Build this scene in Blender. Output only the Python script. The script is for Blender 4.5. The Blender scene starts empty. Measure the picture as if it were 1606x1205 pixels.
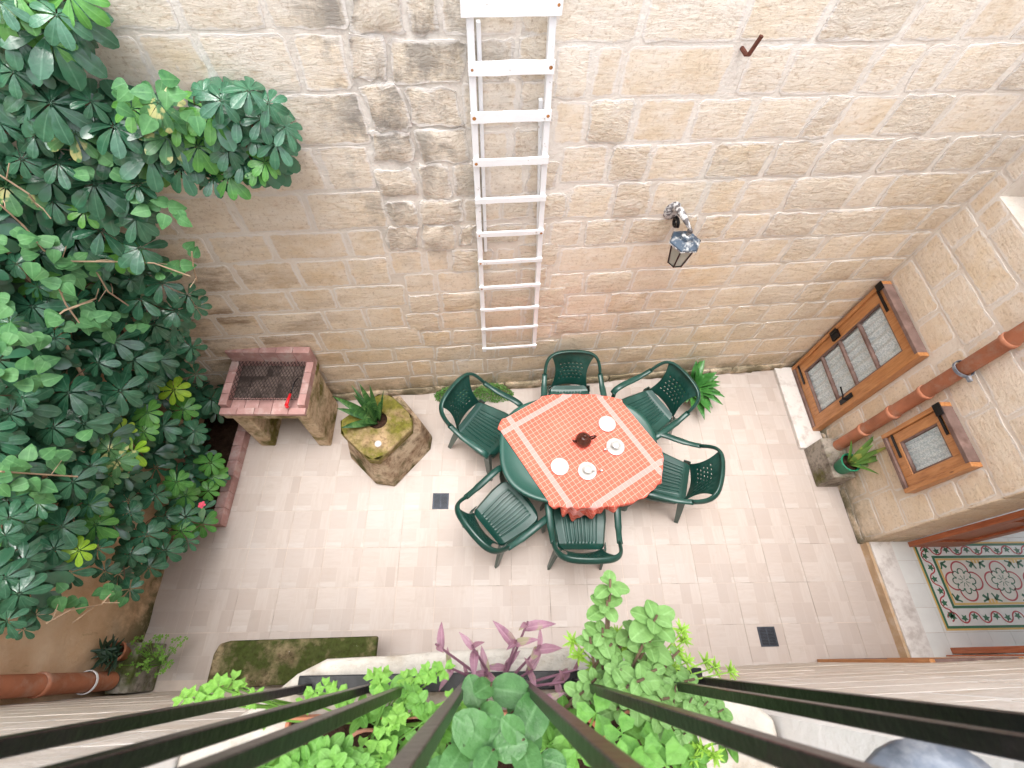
import bpy, bmesh, math, random
from mathutils import Vector, Matrix, noise
R = math.radians
rnd = random.Random(11)
scene = bpy.context.scene
col = scene.collection

# ------------------------------------------------------------ camera, world, sun
cam_d = bpy.data.cameras.new('camera')
cam = bpy.data.objects.new('camera', cam_d)
col.objects.link(cam)
scene.camera = cam
cam_d.sensor_width = 36
cam_d.lens = 36 * 766 / 1606
cam_d.clip_start = 0.02
cam_d.clip_end = 200
def _rx(a): return Matrix.Rotation(a, 3, 'X')
def _rz(a): return Matrix.Rotation(a, 3, 'Z')
CAMROT = _rz(-.0894121) @ _rx(.516339) @ _rz(.083773)
cam.matrix_world = Matrix.Translation((0, 0, 4.6)) @ CAMROT.to_4x4()
cam_d.dof.use_dof = True
cam_d.dof.focus_distance = 3.6
cam_d.dof.aperture_fstop = 9.0

SUN_EL, SUN_AZ = R(84), R(200)      # azimuth measured from +Y clockwise
world = bpy.data.worlds.new('World')
scene.world = world
world.use_nodes = True
wn = world.node_tree.nodes; wl = world.node_tree.links
wn.clear()
wo = wn.new('ShaderNodeOutputWorld'); wb = wn.new('ShaderNodeBackground')
sk = wn.new('ShaderNodeTexSky'); sk.sky_type = 'NISHITA'; sk.sun_disc = False
sk.sun_elevation = SUN_EL; sk.sun_rotation = SUN_AZ
sk.air_density = 1.0; sk.dust_density = 3.0
hs = wn.new('ShaderNodeHueSaturation'); hs.inputs['Saturation'].default_value = 0.30
wl.new(sk.outputs[0], hs.inputs['Color']); wl.new(hs.outputs[0], wb.inputs[0])
wl.new(wb.outputs[0], wo.inputs[0])
wb.inputs[1].default_value = 0.15
sun_d = bpy.data.lights.new('sun', 'SUN'); sun = bpy.data.objects.new('sun', sun_d)
col.objects.link(sun)
sun_d.energy = 0.62; sun_d.angle = R(40); sun_d.color = (1, .97, .92)
sdir = Vector((math.sin(SUN_AZ) * math.cos(SUN_EL), math.cos(SUN_AZ) * math.cos(SUN_EL), math.sin(SUN_EL)))
sun.rotation_euler = (-sdir).to_track_quat('-Z', 'Y').to_euler()
sun.location = (0, 0, 12)
vs = scene.view_settings
vs.view_transform = 'Standard'; vs.look = 'None'; vs.exposure = 1.95; vs.gamma = 1
vs.use_curve_mapping = False
scene.render.engine = 'CYCLES'
scene.cycles.max_bounces = 8
scene.cycles.diffuse_bounces = 5

BACK_STONES=[(0.283,0.708,3.365,3.65,1),(0.708,1.205,3.365,3.65,1),(1.205,1.618,3.365,3.65,1),(1.618,2.071,3.365,3.65,2),(2.071,2.409,3.365,3.65,1),(2.409,2.702,3.365,3.65,0),(2.702,3.039,3.365,3.65,1),(3.039,3.46,3.365,3.65,0),(0.31,0.508,3.1,3.365,1),(0.508,0.662,3.1,3.365,0),(0.662,1.237,3.1,3.365,0),(1.237,1.311,3.1,3.365,2),(1.311,1.554,3.1,3.365,1),(1.554,2.012,3.1,3.365,1),(2.012,2.28,3.1,3.365,1),(2.28,2.483,3.1,3.365,1),(2.483,2.87,3.1,3.365,1),(2.87,3.196,3.1,3.365,2),(3.196,3.46,3.1,3.365,0),(0.34,0.527,2.835,3.1,0),(0.527,0.798,2.835,3.1,2),(0.798,1.14,2.835,3.1,0),(1.14,1.475,2.835,3.1,1),(1.475,1.855,2.835,3.1,1),(1.855,2.037,2.835,3.1,2),(2.037,2.333,2.835,3.1,0),(2.333,2.682,2.835,3.1,2),(2.682,3.106,2.835,3.1,0),(3.106,3.46,2.835,3.1,0),(0.408,0.707,2.57,2.835,1),(0.707,0.96,2.57,2.835,2),(0.96,1.342,2.57,2.835,1),(1.342,1.736,2.57,2.835,2),(1.736,2.067,2.57,2.835,2),(2.067,2.505,2.57,2.835,2),(2.505,2.907,2.57,2.835,2),(2.907,3.248,2.57,2.835,2),(3.248,3.46,2.57,2.835,2),(0.499,0.796,2.28,2.57,1),(0.796,1.053,2.28,2.57,2),(1.053,1.422,2.28,2.57,1),(1.422,1.677,2.28,2.57,1),(1.677,2.021,2.28,2.57,1),(2.021,2.492,2.28,2.57,2),(2.492,2.733,2.28,2.57,1),(2.733,3.285,2.28,2.57,2),(3.285,3.46,2.28,2.57,2),(0.396,0.642,2.03,2.28,1),(0.642,0.958,2.03,2.28,2),(0.958,1.301,2.03,2.28,2),(1.301,1.486,2.03,2.28,2),(1.486,1.703,2.03,2.28,2),(1.703,2.005,2.03,2.28,1),(2.005,2.397,2.03,2.28,2),(2.397,2.877,2.03,2.28,2),(2.877,3.246,2.03,2.28,2),(3.246,3.46,2.03,2.28,2),(0.506,1.025,1.755,2.03,0),(1.025,1.513,1.755,2.03,0),(1.513,1.923,1.755,2.03,1),(1.923,2.289,1.755,2.03,1),(2.289,2.582,1.755,2.03,2),(2.582,2.889,1.755,2.03,1),(2.889,3.277,1.755,2.03,1),(3.277,3.46,1.755,2.03,2),(0.452,0.748,1.485,1.755,1),(0.748,1.136,1.485,1.755,2),(1.136,1.487,1.485,1.755,1),(1.487,1.978,1.485,1.755,1),(1.978,2.375,1.485,1.755,1),(2.375,2.762,1.485,1.755,1),(2.762,3.101,1.485,1.755,2),(3.101,3.46,1.485,1.755,2),(0.631,0.995,1.21,1.485,1),(0.995,1.34,1.21,1.485,2),(1.34,1.647,1.21,1.485,1),(1.647,1.948,1.21,1.485,1),(1.948,2.332,1.21,1.485,1),(2.332,2.733,1.21,1.485,2),(2.733,3.005,1.21,1.485,2),(3.005,3.46,1.21,1.485,1),(0.569,0.863,0.94,1.21,2),(0.863,1.133,0.94,1.21,1),(1.133,1.496,0.94,1.21,2),(1.496,1.991,0.94,1.21,2),(1.991,2.2,0.94,1.21,1),(2.2,2.546,0.94,1.21,2),(2.546,2.838,0.94,1.21,1),(2.838,3.104,0.94,1.21,2),(3.104,3.46,0.94,1.21,1),(0.645,1.019,0.64,0.94,1),(1.019,1.36,0.64,0.94,1),(1.36,1.682,0.64,0.94,1),(1.682,1.951,0.64,0.94,1),(1.951,2.344,0.64,0.94,1),(2.344,2.627,0.64,0.94,2),(2.627,2.988,0.64,0.94,2),(2.988,3.46,0.64,0.94,1),(0.811,1.265,0.36,0.64,1),(1.265,1.623,0.36,0.64,2),(1.623,2.063,0.36,0.64,1),(2.063,2.406,0.36,0.64,2),(2.406,2.766,0.36,0.64,1),(2.766,3.127,0.36,0.64,1),(3.127,3.46,0.36,0.64,1),(0.993,1.514,0.1,0.36,1),(1.514,2.185,0.1,0.36,1),(2.185,2.731,0.1,0.36,1),(2.731,3.217,0.1,0.36,1),(3.217,3.46,0.1,0.36,2),(-2.78,-2.559,3.43,3.7,1),(-2.559,-2.08,3.43,3.7,0),(-2.08,-1.68,3.43,3.7,1),(-1.68,-1.351,3.43,3.7,1),(-1.351,-0.988,3.43,3.7,1),(-0.988,-0.636,3.43,3.7,1),(-2.78,-2.399,3.158,3.43,1),(-2.399,-1.989,3.158,3.43,1),(-1.989,-1.584,3.158,3.43,1),(-1.584,-1.331,3.158,3.43,0),(-1.331,-0.929,3.158,3.43,1),(-0.929,-0.686,3.158,3.43,1),(-2.78,-2.227,2.87,3.158,0),(-2.227,-1.788,2.87,3.158,1),(-1.788,-1.445,2.87,3.158,1),(-1.445,-1.079,2.87,3.158,1),(-1.079,-0.656,2.87,3.158,1),(-2.78,-2.392,2.572,2.87,1),(-2.392,-2.007,2.572,2.87,0),(-2.007,-1.57,2.572,2.87,0),(-1.57,-1.3,2.572,2.87,0),(-1.3,-0.975,2.572,2.87,1),(-0.975,-0.686,2.572,2.87,1),(-2.78,-2.415,2.27,2.572,1),(-2.415,-1.975,2.27,2.572,1),(-1.975,-1.578,2.27,2.572,1),(-1.578,-1.144,2.27,2.572,1),(-1.144,-0.666,2.27,2.572,1),(-2.78,-2.252,2.015,2.27,1),(-2.252,-1.862,2.015,2.27,1),(-1.862,-1.468,2.015,2.27,1),(-1.468,-0.974,2.015,2.27,0),(-0.974,-0.717,2.015,2.27,0),(-2.78,-2.303,1.72,2.015,1),(-2.303,-1.808,1.72,2.015,1),(-1.808,-1.384,1.72,2.015,0),(-1.384,-1.035,1.72,2.015,0),(-1.035,-0.737,1.72,2.015,1),(-2.78,-2.351,1.46,1.72,0),(-2.351,-1.975,1.46,1.72,0),(-1.975,-1.527,1.46,1.72,0),(-1.527,-1.2,1.46,1.72,0),(-1.2,-0.666,1.46,1.72,1),(-2.78,-2.596,1.18,1.46,1),(-2.596,-2.186,1.18,1.46,0),(-2.186,-1.854,1.18,1.46,0),(-1.854,-1.35,1.18,1.46,1),(-1.35,-1.023,1.18,1.46,0),(-1.023,-0.717,1.18,1.46,0),(-2.78,-2.422,0.877,1.18,1),(-2.422,-1.974,0.877,1.18,1),(-1.974,-1.48,0.877,1.18,1),(-1.48,-1.094,0.877,1.18,0),(-1.094,-0.617,0.877,1.18,1),(-2.78,-2.549,0.642,0.877,1),(-2.549,-2.174,0.642,0.877,1),(-2.174,-1.715,0.642,0.877,1),(-1.715,-1.336,0.642,0.877,0),(-1.336,-0.898,0.642,0.877,0),(-0.898,-0.516,0.642,0.877,1),(-2.78,-2.487,0.36,0.642,1),(-2.487,-2.013,0.36,0.642,1),(-2.013,-1.623,0.36,0.642,0),(-1.623,-1.222,0.36,0.642,1),(-1.222,-0.782,0.36,0.642,1),(-0.782,-0.567,0.36,0.642,1),(-2.78,-2.196,0.1,0.36,1),(-2.196,-1.809,0.1,0.36,1),(-1.809,-1.335,0.1,0.36,1),(-1.335,-0.842,0.1,0.36,1),(-0.842,-0.567,0.1,0.36,1),(-0.567,-0.266,0.1,0.335,1),(-0.266,0.045,0.101,0.338,2),(0.045,0.428,0.093,0.329,1),(0.428,0.633,0.101,0.336,2),(0.633,0.993,0.106,0.338,1),(-0.567,-0.344,0.336,0.606,1),(-0.344,-0.051,0.322,0.604,1),(-0.051,0.195,0.33,0.596,1),(0.195,0.578,0.33,0.599,1),(0.578,0.811,0.327,0.596,1),(-0.516,-0.175,0.596,0.854,2),(-0.175,0.061,0.595,0.865,1),(0.061,0.394,0.605,0.852,1),(0.394,0.645,0.593,0.856,2),(-0.617,-0.353,0.857,1.105,2),(-0.353,-0.02,0.864,1.093,1),(-0.02,0.262,0.853,1.108,1),(0.262,0.569,0.86,1.1,1),(-0.717,-0.428,1.101,1.358,2),(-0.428,-0.103,1.108,1.359,1),(-0.103,0.278,1.101,1.363,1),(0.278,0.631,1.105,1.361,2),(-0.666,-0.406,1.362,1.593,2),(-0.406,-0.023,1.353,1.602,2),(-0.023,0.328,1.359,1.603,2),(0.328,0.631,1.352,1.595,2),(-0.666,-0.419,1.599,1.836,0),(-0.419,-0.095,1.598,1.836,0),(-0.095,0.215,1.594,1.833,2),(0.215,0.452,1.603,1.834,2),(-0.737,-0.479,1.819,2.066,0),(-0.479,-0.295,1.833,2.076,0),(-0.295,0.021,1.817,2.051,2),(0.021,0.188,1.811,2.055,1),(0.188,0.506,1.843,2.088,2),(-0.717,-0.483,2.07,2.299,3),(-0.483,-0.23,2.054,2.3,3),(-0.23,-0.114,2.087,2.272,3),(-0.114,0.211,2.085,2.277,2),(0.211,0.396,2.06,2.277,1),(-0.666,-0.468,2.285,2.496,3),(-0.468,-0.184,2.284,2.497,3),(-0.184,0.068,2.285,2.489,1),(0.068,0.251,2.304,2.519,2),(0.251,0.499,2.298,2.51,2),(-0.686,-0.443,2.516,2.726,3),(-0.443,-0.246,2.484,2.75,3),(-0.246,-0.032,2.503,2.754,2),(-0.032,0.209,2.491,2.728,1),(0.209,0.408,2.517,2.754,2),(-0.686,-0.425,2.754,2.954,3),(-0.425,-0.134,2.743,2.969,3),(-0.134,0.107,2.732,2.941,1),(0.107,0.34,2.728,2.953,2),(-0.656,-0.444,2.947,3.208,3),(-0.444,-0.161,2.958,3.188,3),(-0.161,0.142,2.949,3.209,1),(0.142,0.34,2.961,3.215,2),(-0.686,-0.501,3.206,3.431,3),(-0.501,-0.131,3.183,3.409,3),(-0.131,0.116,3.19,3.408,2),(0.116,0.31,3.185,3.425,2),(-0.636,-0.382,3.407,3.652,3),(-0.382,-0.242,3.407,3.654,3),(-0.242,0.114,3.405,3.661,1),(0.114,0.283,3.401,3.668,2)]
ROSETTES=[(-1.85,2.13,3.55,0.124,0),(-1.63,2.13,3.62,0.104,0),(-1.78,2.1,3.67,0.085,0),(-1.89,2.11,3.29,0.137,0),(-1.89,2.11,3.15,0.126,3),(-1.69,2.11,3.19,0.134,0),(-1.73,2.14,3.51,0.076,0),(-2.0,2.12,2.87,0.129,0),(-2.07,2.1,3.0,0.112,0),(-1.57,2.12,3.27,0.084,0),(-1.45,2.14,3.29,0.094,3),(-1.43,2.17,3.19,0.098,0),(-1.18,2.15,3.3,0.103,0),(-1.06,2.18,3.33,0.084,0),(-1.06,2.18,3.2,0.099,0),(-1.16,2.18,3.22,0.098,0),(-1.03,2.17,3.09,0.113,0),(-1.31,2.17,3.14,0.09,0),(-1.52,2.16,3.11,0.111,3),(-1.41,2.17,3.06,0.113,0),(-1.64,2.13,3.03,0.123,0),(-1.53,2.14,2.96,0.116,0),(-1.28,2.18,3.04,0.094,0),(-1.13,2.19,3.1,0.082,0),(-1.35,2.19,2.88,0.121,0),(-1.25,2.19,2.96,0.097,0),(-1.12,2.16,2.99,0.085,0),(-1.43,2.18,2.87,0.088,0),(-2.38,2.06,2.89,0.137,3),(-2.25,2.09,2.78,0.11,0),(-2.14,2.09,2.59,0.129,0),(-2.34,2.09,2.5,0.133,0),(-1.92,2.11,2.66,0.104,0),(-2.0,2.08,2.47,0.135,0),(-2.15,2.08,3.21,0.075,0),(-1.95,2.12,3.41,0.087,0),(-2.08,2.11,3.13,0.078,0),(-2.15,2.1,2.71,0.091,0),(-2.33,2.09,3.0,0.081,0),(-2.19,2.07,3.04,0.1,0),(-2.14,2.09,2.42,0.112,0),(-2.01,2.13,3.24,0.085,0),(-1.73,2.13,3.29,0.083,0),(-1.77,2.1,2.89,0.075,0),(-1.0,2.19,3.27,0.077,0),(-0.98,2.22,3.14,0.081,0),(-1.26,2.18,3.32,0.056,0),(-1.19,2.18,2.92,0.065,0),(-2.19,2.08,2.39,0.093,0),(-2.06,2.09,2.16,0.109,0),(-2.26,2.07,2.03,0.123,0),(-2.13,2.09,1.88,0.118,0),(-1.99,2.12,2.01,0.104,0),(-2.0,2.12,1.89,0.108,0),(-2.33,2.06,1.76,0.132,0),(-2.36,2.06,2.24,0.096,0),(-2.41,1.82,1.91,0.122,0),(-2.41,1.59,2.27,0.079,0),(-2.4,1.91,1.72,0.109,0),(-2.34,2.05,1.57,0.104,0),(-2.38,1.61,1.98,0.106,0),(-2.36,1.77,1.77,0.126,0),(-2.37,1.91,1.54,0.125,0),(-2.4,1.37,2.05,0.109,0),(-2.38,1.55,1.74,0.123,0),(-2.42,1.84,1.22,0.097,2),(-2.41,1.26,1.86,0.113,0),(-2.44,1.17,2.0,0.107,0),(-2.45,1.38,1.51,0.074,2),(-2.4,1.55,1.42,0.1,1),(-2.43,1.77,1.03,0.113,1),(-2.22,2.06,1.48,0.094,0),(-2.4,2.07,1.07,0.104,0),(-2.45,2.04,0.69,0.126,0),(-2.37,1.64,0.9,0.102,0),(-2.41,1.54,1.21,0.105,0),(-2.42,1.43,1.76,0.09,0),(-2.41,1.77,2.49,0.067,0),(-2.44,1.77,2.38,0.07,0),(-2.37,1.32,1.91,0.066,0),(-2.42,1.43,1.36,0.089,1),(-2.26,2.09,1.65,0.091,0),(-2.42,1.8,2.63,0.065,0),(-2.4,1.75,1.5,0.09,0),(-2.25,2.11,2.17,0.069,0),(-2.37,1.49,2.55,0.063,0),(-2.41,1.22,2.27,0.066,0),(-2.44,1.13,2.26,0.073,0),(-2.43,1.87,2.24,0.075,0),(-2.41,1.2,1.6,0.091,3),(-2.38,1.25,1.44,0.095,2),(-2.38,1.15,1.54,0.091,3),(-2.44,1.08,1.47,0.082,3),(-2.39,0.93,1.78,0.1,0),(-2.39,1.05,1.71,0.085,0),(-2.44,1.09,0.99,0.104,0),(-2.4,1.23,0.87,0.109,1),(-2.4,1.52,0.51,0.109,1),(-2.43,1.44,0.38,0.111,1),(-2.39,1.29,0.44,0.094,1),(-2.44,1.19,0.64,0.102,1),(-2.39,1.02,0.64,0.1,0),(-2.4,1.03,0.37,0.106,1),(-2.41,0.92,0.61,0.087,1),(-2.42,0.7,1.69,0.117,0),(-2.44,0.77,1.43,0.108,1),(-2.42,0.58,1.68,0.097,0),(-2.36,0.59,1.58,0.087,2),(-2.38,0.63,1.42,0.087,0),(-2.42,0.48,1.51,0.119,0),(-2.37,0.33,1.83,0.112,0),(-2.43,0.49,1.82,0.091,0),(-2.38,0.89,1.26,0.074,0),(-2.38,0.8,1.02,0.099,0),(-2.42,0.66,1.06,0.097,0),(-2.38,0.74,0.77,0.105,0),(-2.43,0.62,0.81,0.102,0),(-2.38,0.45,1.01,0.084,0),(-2.43,0.4,1.88,0.088,0),(-2.44,0.67,2.0,0.081,0),(-2.45,0.67,1.9,0.067,0),(-2.37,0.76,1.96,0.075,0),(-2.39,0.21,1.81,0.079,0),(-2.42,0.25,1.62,0.076,0),(-2.37,0.57,2.05,0.062,0),(-2.4,0.85,1.59,0.086,0),(-2.37,1.44,0.35,0.084,0),(-2.44,1.15,0.36,0.094,0),(-2.36,0.85,0.56,0.075,0),(-2.42,0.53,1.24,0.07,0),(-2.41,0.18,1.67,0.066,0),(-2.21,2.19,2.73,0.138,0),(-2.68,0.56,1.66,0.143,0),(-2.05,2.21,3.53,0.156,0),(-1.79,2.2,3.57,0.122,0),(-1.84,2.16,3.64,0.147,0),(-1.17,2.31,3.14,0.114,0),(-2.62,1.12,1.13,0.082,0),(-2.62,0.62,1.48,0.128,0),(-1.53,2.19,3.15,0.144,0),(-2.5,2.19,2.53,0.128,0),(-1.84,2.28,3.63,0.12,0),(-1.75,2.17,3.67,0.133,0),(-1.58,2.19,3.66,0.11,0),(-2.54,1.55,2.58,0.11,0),(-1.81,2.23,3.22,0.133,0),(-2.58,0.9,2.14,0.155,0),(-1.68,2.26,3.57,0.154,0),(-2.05,2.18,3.51,0.126,0),(-1.71,2.3,3.19,0.15,0),(-2.58,0.92,1.03,0.102,0),(-2.68,2.21,2.81,0.134,0),(-2.68,2.08,2.41,0.119,0),(-2.62,1.29,1.65,0.106,0),(-2.62,0.75,1.73,0.11,0),(-1.98,2.27,3.25,0.151,0),(-2.18,2.14,3.32,0.145,0),(-2.48,0.99,2.23,0.115,0),(-2.48,1.0,0.75,0.099,0),(-2.29,2.13,2.59,0.108,0),(-2.19,2.22,2.78,0.101,0),(-1.48,2.2,3.09,0.155,0),(-2.04,2.27,3.13,0.127,0),(-2.68,0.69,1.53,0.103,0),(-2.58,1.49,1.33,0.12,0),(-2.58,1.23,0.4,0.097,0),(-2.54,0.96,0.65,0.069,0),(-2.48,2.02,2.97,0.116,0),(-2.68,0.93,1.74,0.137,0),(-2.48,0.87,1.52,0.132,0),(-2.42,2.11,2.69,0.116,0),(-1.97,2.19,3.31,0.14,0),(-1.87,2.2,3.5,0.114,0),(-2.48,1.6,1.43,0.108,0),(-2.48,1.71,2.4,0.117,0),(-1.78,2.25,3.16,0.142,0),(-2.58,0.57,0.88,0.094,0),(-2.54,1.14,2.39,0.128,0),(-1.82,2.2,3.6,0.155,0),(-2.35,2.16,1.85,0.097,0),(-2.04,2.15,2.73,0.132,0),(-2.62,1.25,1.82,0.121,0),(-1.73,2.26,3.6,0.098,0),(-2.54,1.95,1.9,0.114,0),(-2.18,2.26,3.34,0.102,0),(-2.11,2.2,3.01,0.154,0),(-2.53,2.23,2.75,0.098,0),(-1.76,2.26,3.08,0.152,0),(-2.61,2.18,1.31,0.104,0),(-2.48,1.97,2.41,0.118,0),(-2.54,0.35,1.57,0.135,0),(-2.28,2.13,3.2,0.153,0),(-2.46,2.17,2.43,0.098,0),(-2.29,2.13,2.37,0.126,0),(-2.54,1.62,2.08,0.11,0),(-2.54,0.79,2.12,0.115,0),(-2.54,1.57,2.38,0.128,0),(-2.54,1.87,2.82,0.155,0),(-2.47,2.19,2.6,0.102,0),(-2.58,1.89,1.83,0.123,0),(-2.54,0.83,0.83,0.094,0),(-2.54,0.97,1.68,0.114,0),(-2.54,0.66,1.45,0.099,0),(-2.62,0.47,1.92,0.155,0),(-2.19,2.17,2.17,0.131,0),(-2.68,1.98,2.28,0.118,0),(-2.4,2.24,2.55,0.142,0),(-2.54,1.36,2.19,0.14,0),(-2.58,1.4,1.75,0.122,0),(-2.29,2.25,2.08,0.099,0),(-2.68,1.94,1.67,0.143,0),(-2.62,0.53,1.87,0.109,0),(-2.48,1.49,2.55,0.129,0),(-2.15,2.26,2.8,0.118,0),(-1.89,2.16,2.79,0.118,0),(-2.58,2.14,2.79,0.108,0),(-2.58,0.87,2.16,0.128,0),(-2.48,1.32,1.55,0.127,0),(-1.93,2.19,3.24,0.132,0),(-1.89,2.22,3.64,0.119,0),(-2.68,1.35,1.95,0.134,0),(-2.58,0.64,1.37,0.125,0),(-2.58,1.74,1.71,0.108,0),(-2.68,1.96,2.23,0.12,0),(-2.68,2.18,2.05,0.11,0),(-2.58,2.04,1.23,0.133,0),(-2.68,1.0,1.34,0.147,0),(-1.29,2.21,3.21,0.139,0),(-2.54,0.71,0.92,0.097,0),(-1.99,2.15,3.27,0.116,0),(-2.48,0.48,1.61,0.11,0),(-1.91,2.22,3.12,0.111,0),(-2.58,1.15,1.82,0.14,0),(-2.33,2.16,2.86,0.13,0),(-2.54,1.1,1.89,0.145,0),(-1.98,2.27,3.05,0.12,0),(-2.58,1.87,1.34,0.123,0),(-2.62,0.74,1.99,0.125,0),(-1.7,2.26,2.94,0.137,0),(-2.62,0.72,1.62,0.117,0),(-2.58,1.01,1.94,0.148,0),(-2.5,2.17,2.77,0.128,0),(-2.62,0.72,0.61,0.079,0),(-2.54,1.98,2.82,0.133,0),(-2.58,2.04,1.2,0.128,0),(-2.62,1.18,0.8,0.083,0),(-1.65,2.22,3.04,0.13,0),(-1.83,2.25,3.19,0.129,0),(-2.68,1.18,1.41,0.125,0),(-2.54,1.7,2.33,0.103,0),(-2.58,1.79,1.84,0.12,0),(-2.48,2.17,2.95,0.11,0),(-1.98,2.15,3.2,0.125,0),(-1.87,2.2,3.0,0.112,0),(-1.5,2.25,3.03,0.143,0),(-2.48,0.96,2.2,0.11,0),(-2.54,0.95,1.59,0.099,0),(-2.62,0.41,1.65,0.141,0),(-2.62,1.46,1.18,0.103,0),(-1.98,2.21,2.86,0.131,0),(-2.54,1.23,2.14,0.143,0),(-2.54,0.93,2.04,0.147,0),(-2.58,1.4,2.44,0.108,0),(-2.68,1.63,1.01,0.093,0),(-1.74,2.17,3.54,0.149,0),(-2.68,1.42,1.0,0.104,0),(-1.58,2.19,3.01,0.1,0),(-2.58,2.0,2.85,0.146,0),(-2.48,1.85,2.45,0.117,0),(-2.48,1.98,2.51,0.12,0),(-1.46,2.2,3.08,0.097,0),(-2.54,1.98,2.85,0.123,0),(-2.68,1.71,1.2,0.079,0),(-1.11,2.35,3.11,0.122,0),(-1.7,2.26,3.55,0.126,0),(-2.68,0.33,1.6,0.152,0),(-2.58,1.61,2.35,0.156,0),(-2.58,2.13,2.6,0.103,0),(-2.41,2.15,1.93,0.14,0),(-2.48,1.14,2.44,0.139,0),(-2.58,1.05,2.23,0.145,0),(-2.54,1.02,1.1,0.076,0),(-1.45,2.23,3.08,0.141,0),(-2.68,1.16,0.8,0.07,0),(-2.48,1.02,2.29,0.121,0),(-2.66,2.21,1.95,0.152,0),(-2.58,1.97,2.13,0.143,0),(-1.28,2.21,3.2,0.135,0),(-1.7,2.24,3.18,0.132,0),(-2.62,1.89,2.66,0.107,0),(-2.24,2.25,3.23,0.123,0),(-2.41,2.24,2.21,0.116,0),(-2.54,1.89,1.94,0.11,0),(-2.62,1.41,2.08,0.14,0),(-2.62,0.82,1.94,0.125,0),(-2.68,2.05,1.43,0.108,0),(-2.54,1.44,1.67,0.151,0),(-2.48,0.43,1.7,0.155,0),(-2.48,0.76,2.01,0.103,0),(-2.62,0.62,1.38,0.122,0),(-2.23,2.22,3.14,0.126,0),(-2.25,2.13,1.7,0.111,0),(-2.58,0.23,1.82,0.129,0),(-1.89,2.2,3.43,0.101,0),(-1.14,2.26,3.05,0.148,0),(-2.48,1.01,1.69,0.116,0),(-2.03,2.27,3.11,0.108,0),(-2.54,1.0,0.43,0.101,0),(-2.38,2.15,3.06,0.113,0),(-1.9,2.2,3.16,0.151,0),(-1.15,2.28,2.95,0.146,0),(-2.25,2.17,2.11,0.115,0),(-2.68,1.43,1.61,0.11,0),(-2.14,2.2,3.28,0.117,0),(-2.42,2.11,2.79,0.143,0),(-2.62,1.73,2.63,0.156,0),(-1.29,2.33,2.86,0.108,0),(-2.49,2.17,1.95,0.14,0),(-2.48,2.11,1.55,0.124,0),(-2.36,2.12,2.77,0.155,0),(-2.48,1.86,2.8,0.134,0),(-2.02,2.23,2.61,0.144,0),(-2.48,0.4,1.92,0.136,0),(-1.84,2.16,3.49,0.136,0),(-2.38,2.2,3.16,0.098,0),(-2.68,1.12,1.79,0.114,0),(-2.54,0.79,1.48,0.127,0),(-2.54,0.94,1.56,0.114,0),(-2.58,0.31,1.76,0.132,0),(-1.75,2.17,3.18,0.134,0),(-2.62,0.87,2.16,0.153,0),(-2.54,0.55,1.76,0.154,0),(-1.13,2.26,2.98,0.152,0),(-1.59,2.31,3.02,0.103,0),(-1.89,2.28,3.18,0.136,0),(-2.62,1.72,2.66,0.132,0),(-1.23,2.3,3.24,0.131,0),(-2.68,0.73,0.69,0.083,0),(-1.99,2.15,3.23,0.118,0),(-1.97,2.19,2.75,0.147,0),(-1.66,2.3,3.02,0.134,0),(-2.54,0.82,2.12,0.137,0),(-2.68,1.71,1.85,0.111,0),(-2.48,1.23,1.54,0.124,0),(-2.48,1.18,0.64,0.103,0),(-2.21,2.13,2.87,0.096,0),(-1.8,2.25,3.52,0.099,0),(-2.49,2.19,2.54,0.15,0),(-2.41,2.12,2.38,0.152,0),(-2.62,1.2,1.01,0.079,0),(-2.54,1.51,1.83,0.118,0),(-1.38,2.24,3.05,0.125,0),(-2.62,1.53,2.15,0.155,0),(-1.94,2.24,2.99,0.142,0),(-1.79,2.17,3.21,0.109,0),(-1.99,2.24,3.2,0.135,0),(-2.68,1.06,1.76,0.11,0),(-1.19,2.26,2.97,0.135,0),(-2.48,1.36,2.41,0.135,0),(-2.48,0.75,0.7,0.102,0),(-2.54,1.04,1.56,0.111,0)]
VINE=[(-1.53,2.1,3.35),(-1.58,2.09,3.32),(-1.4,2.09,3.39),(-1.37,2.11,3.35),(-1.84,2.05,3.01),(-1.9,2.05,3.0),(-1.64,2.06,2.76),(-1.75,2.08,2.8),(-1.7,2.08,2.78),(-2.32,1.82,2.83),(-2.27,1.73,2.84),(-2.33,1.85,2.68),(-2.26,1.88,2.66),(-1.33,2.1,3.26),(-1.45,2.09,3.23),(-2.26,1.75,2.56),(-2.29,1.94,2.52),(-2.33,1.98,2.34),(-2.31,1.95,2.43),(-2.29,1.69,2.27),(-2.33,1.66,2.24),(-2.29,1.87,2.15),(-2.33,2.01,1.98),(-2.29,1.79,2.1),(-2.27,1.87,2.0),(-2.34,2.02,1.86),(-2.27,1.32,2.45),(-2.28,1.24,2.48),(-2.32,1.34,2.32),(-2.27,1.33,2.63),(-2.3,1.39,2.62),(-1.88,2.07,2.33),(-1.75,2.07,2.41),(-2.29,1.26,2.36),(-1.86,2.07,2.32),(-1.92,2.06,2.26),(-2.31,1.4,2.52),(-2.31,1.47,2.45),(-2.29,1.84,2.59),(-2.29,1.75,2.72),(-2.34,1.52,2.63),(-2.34,1.79,2.32),(-2.26,1.72,2.32),(-2.28,1.8,2.46),(-2.28,1.58,2.5),(-2.32,0.9,2.22),(-2.28,0.79,2.27),(-2.27,0.81,2.15),(-2.32,0.93,2.02),(-2.27,0.82,2.04),(-2.34,0.99,1.96),(-2.3,1.07,1.95),(-2.33,0.35,1.48),(-2.33,0.32,1.59),(-2.28,0.42,1.36),(-2.32,0.41,1.16),(-2.29,0.86,2.32),(-2.28,0.93,2.16),(-2.26,0.76,2.19)]
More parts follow.
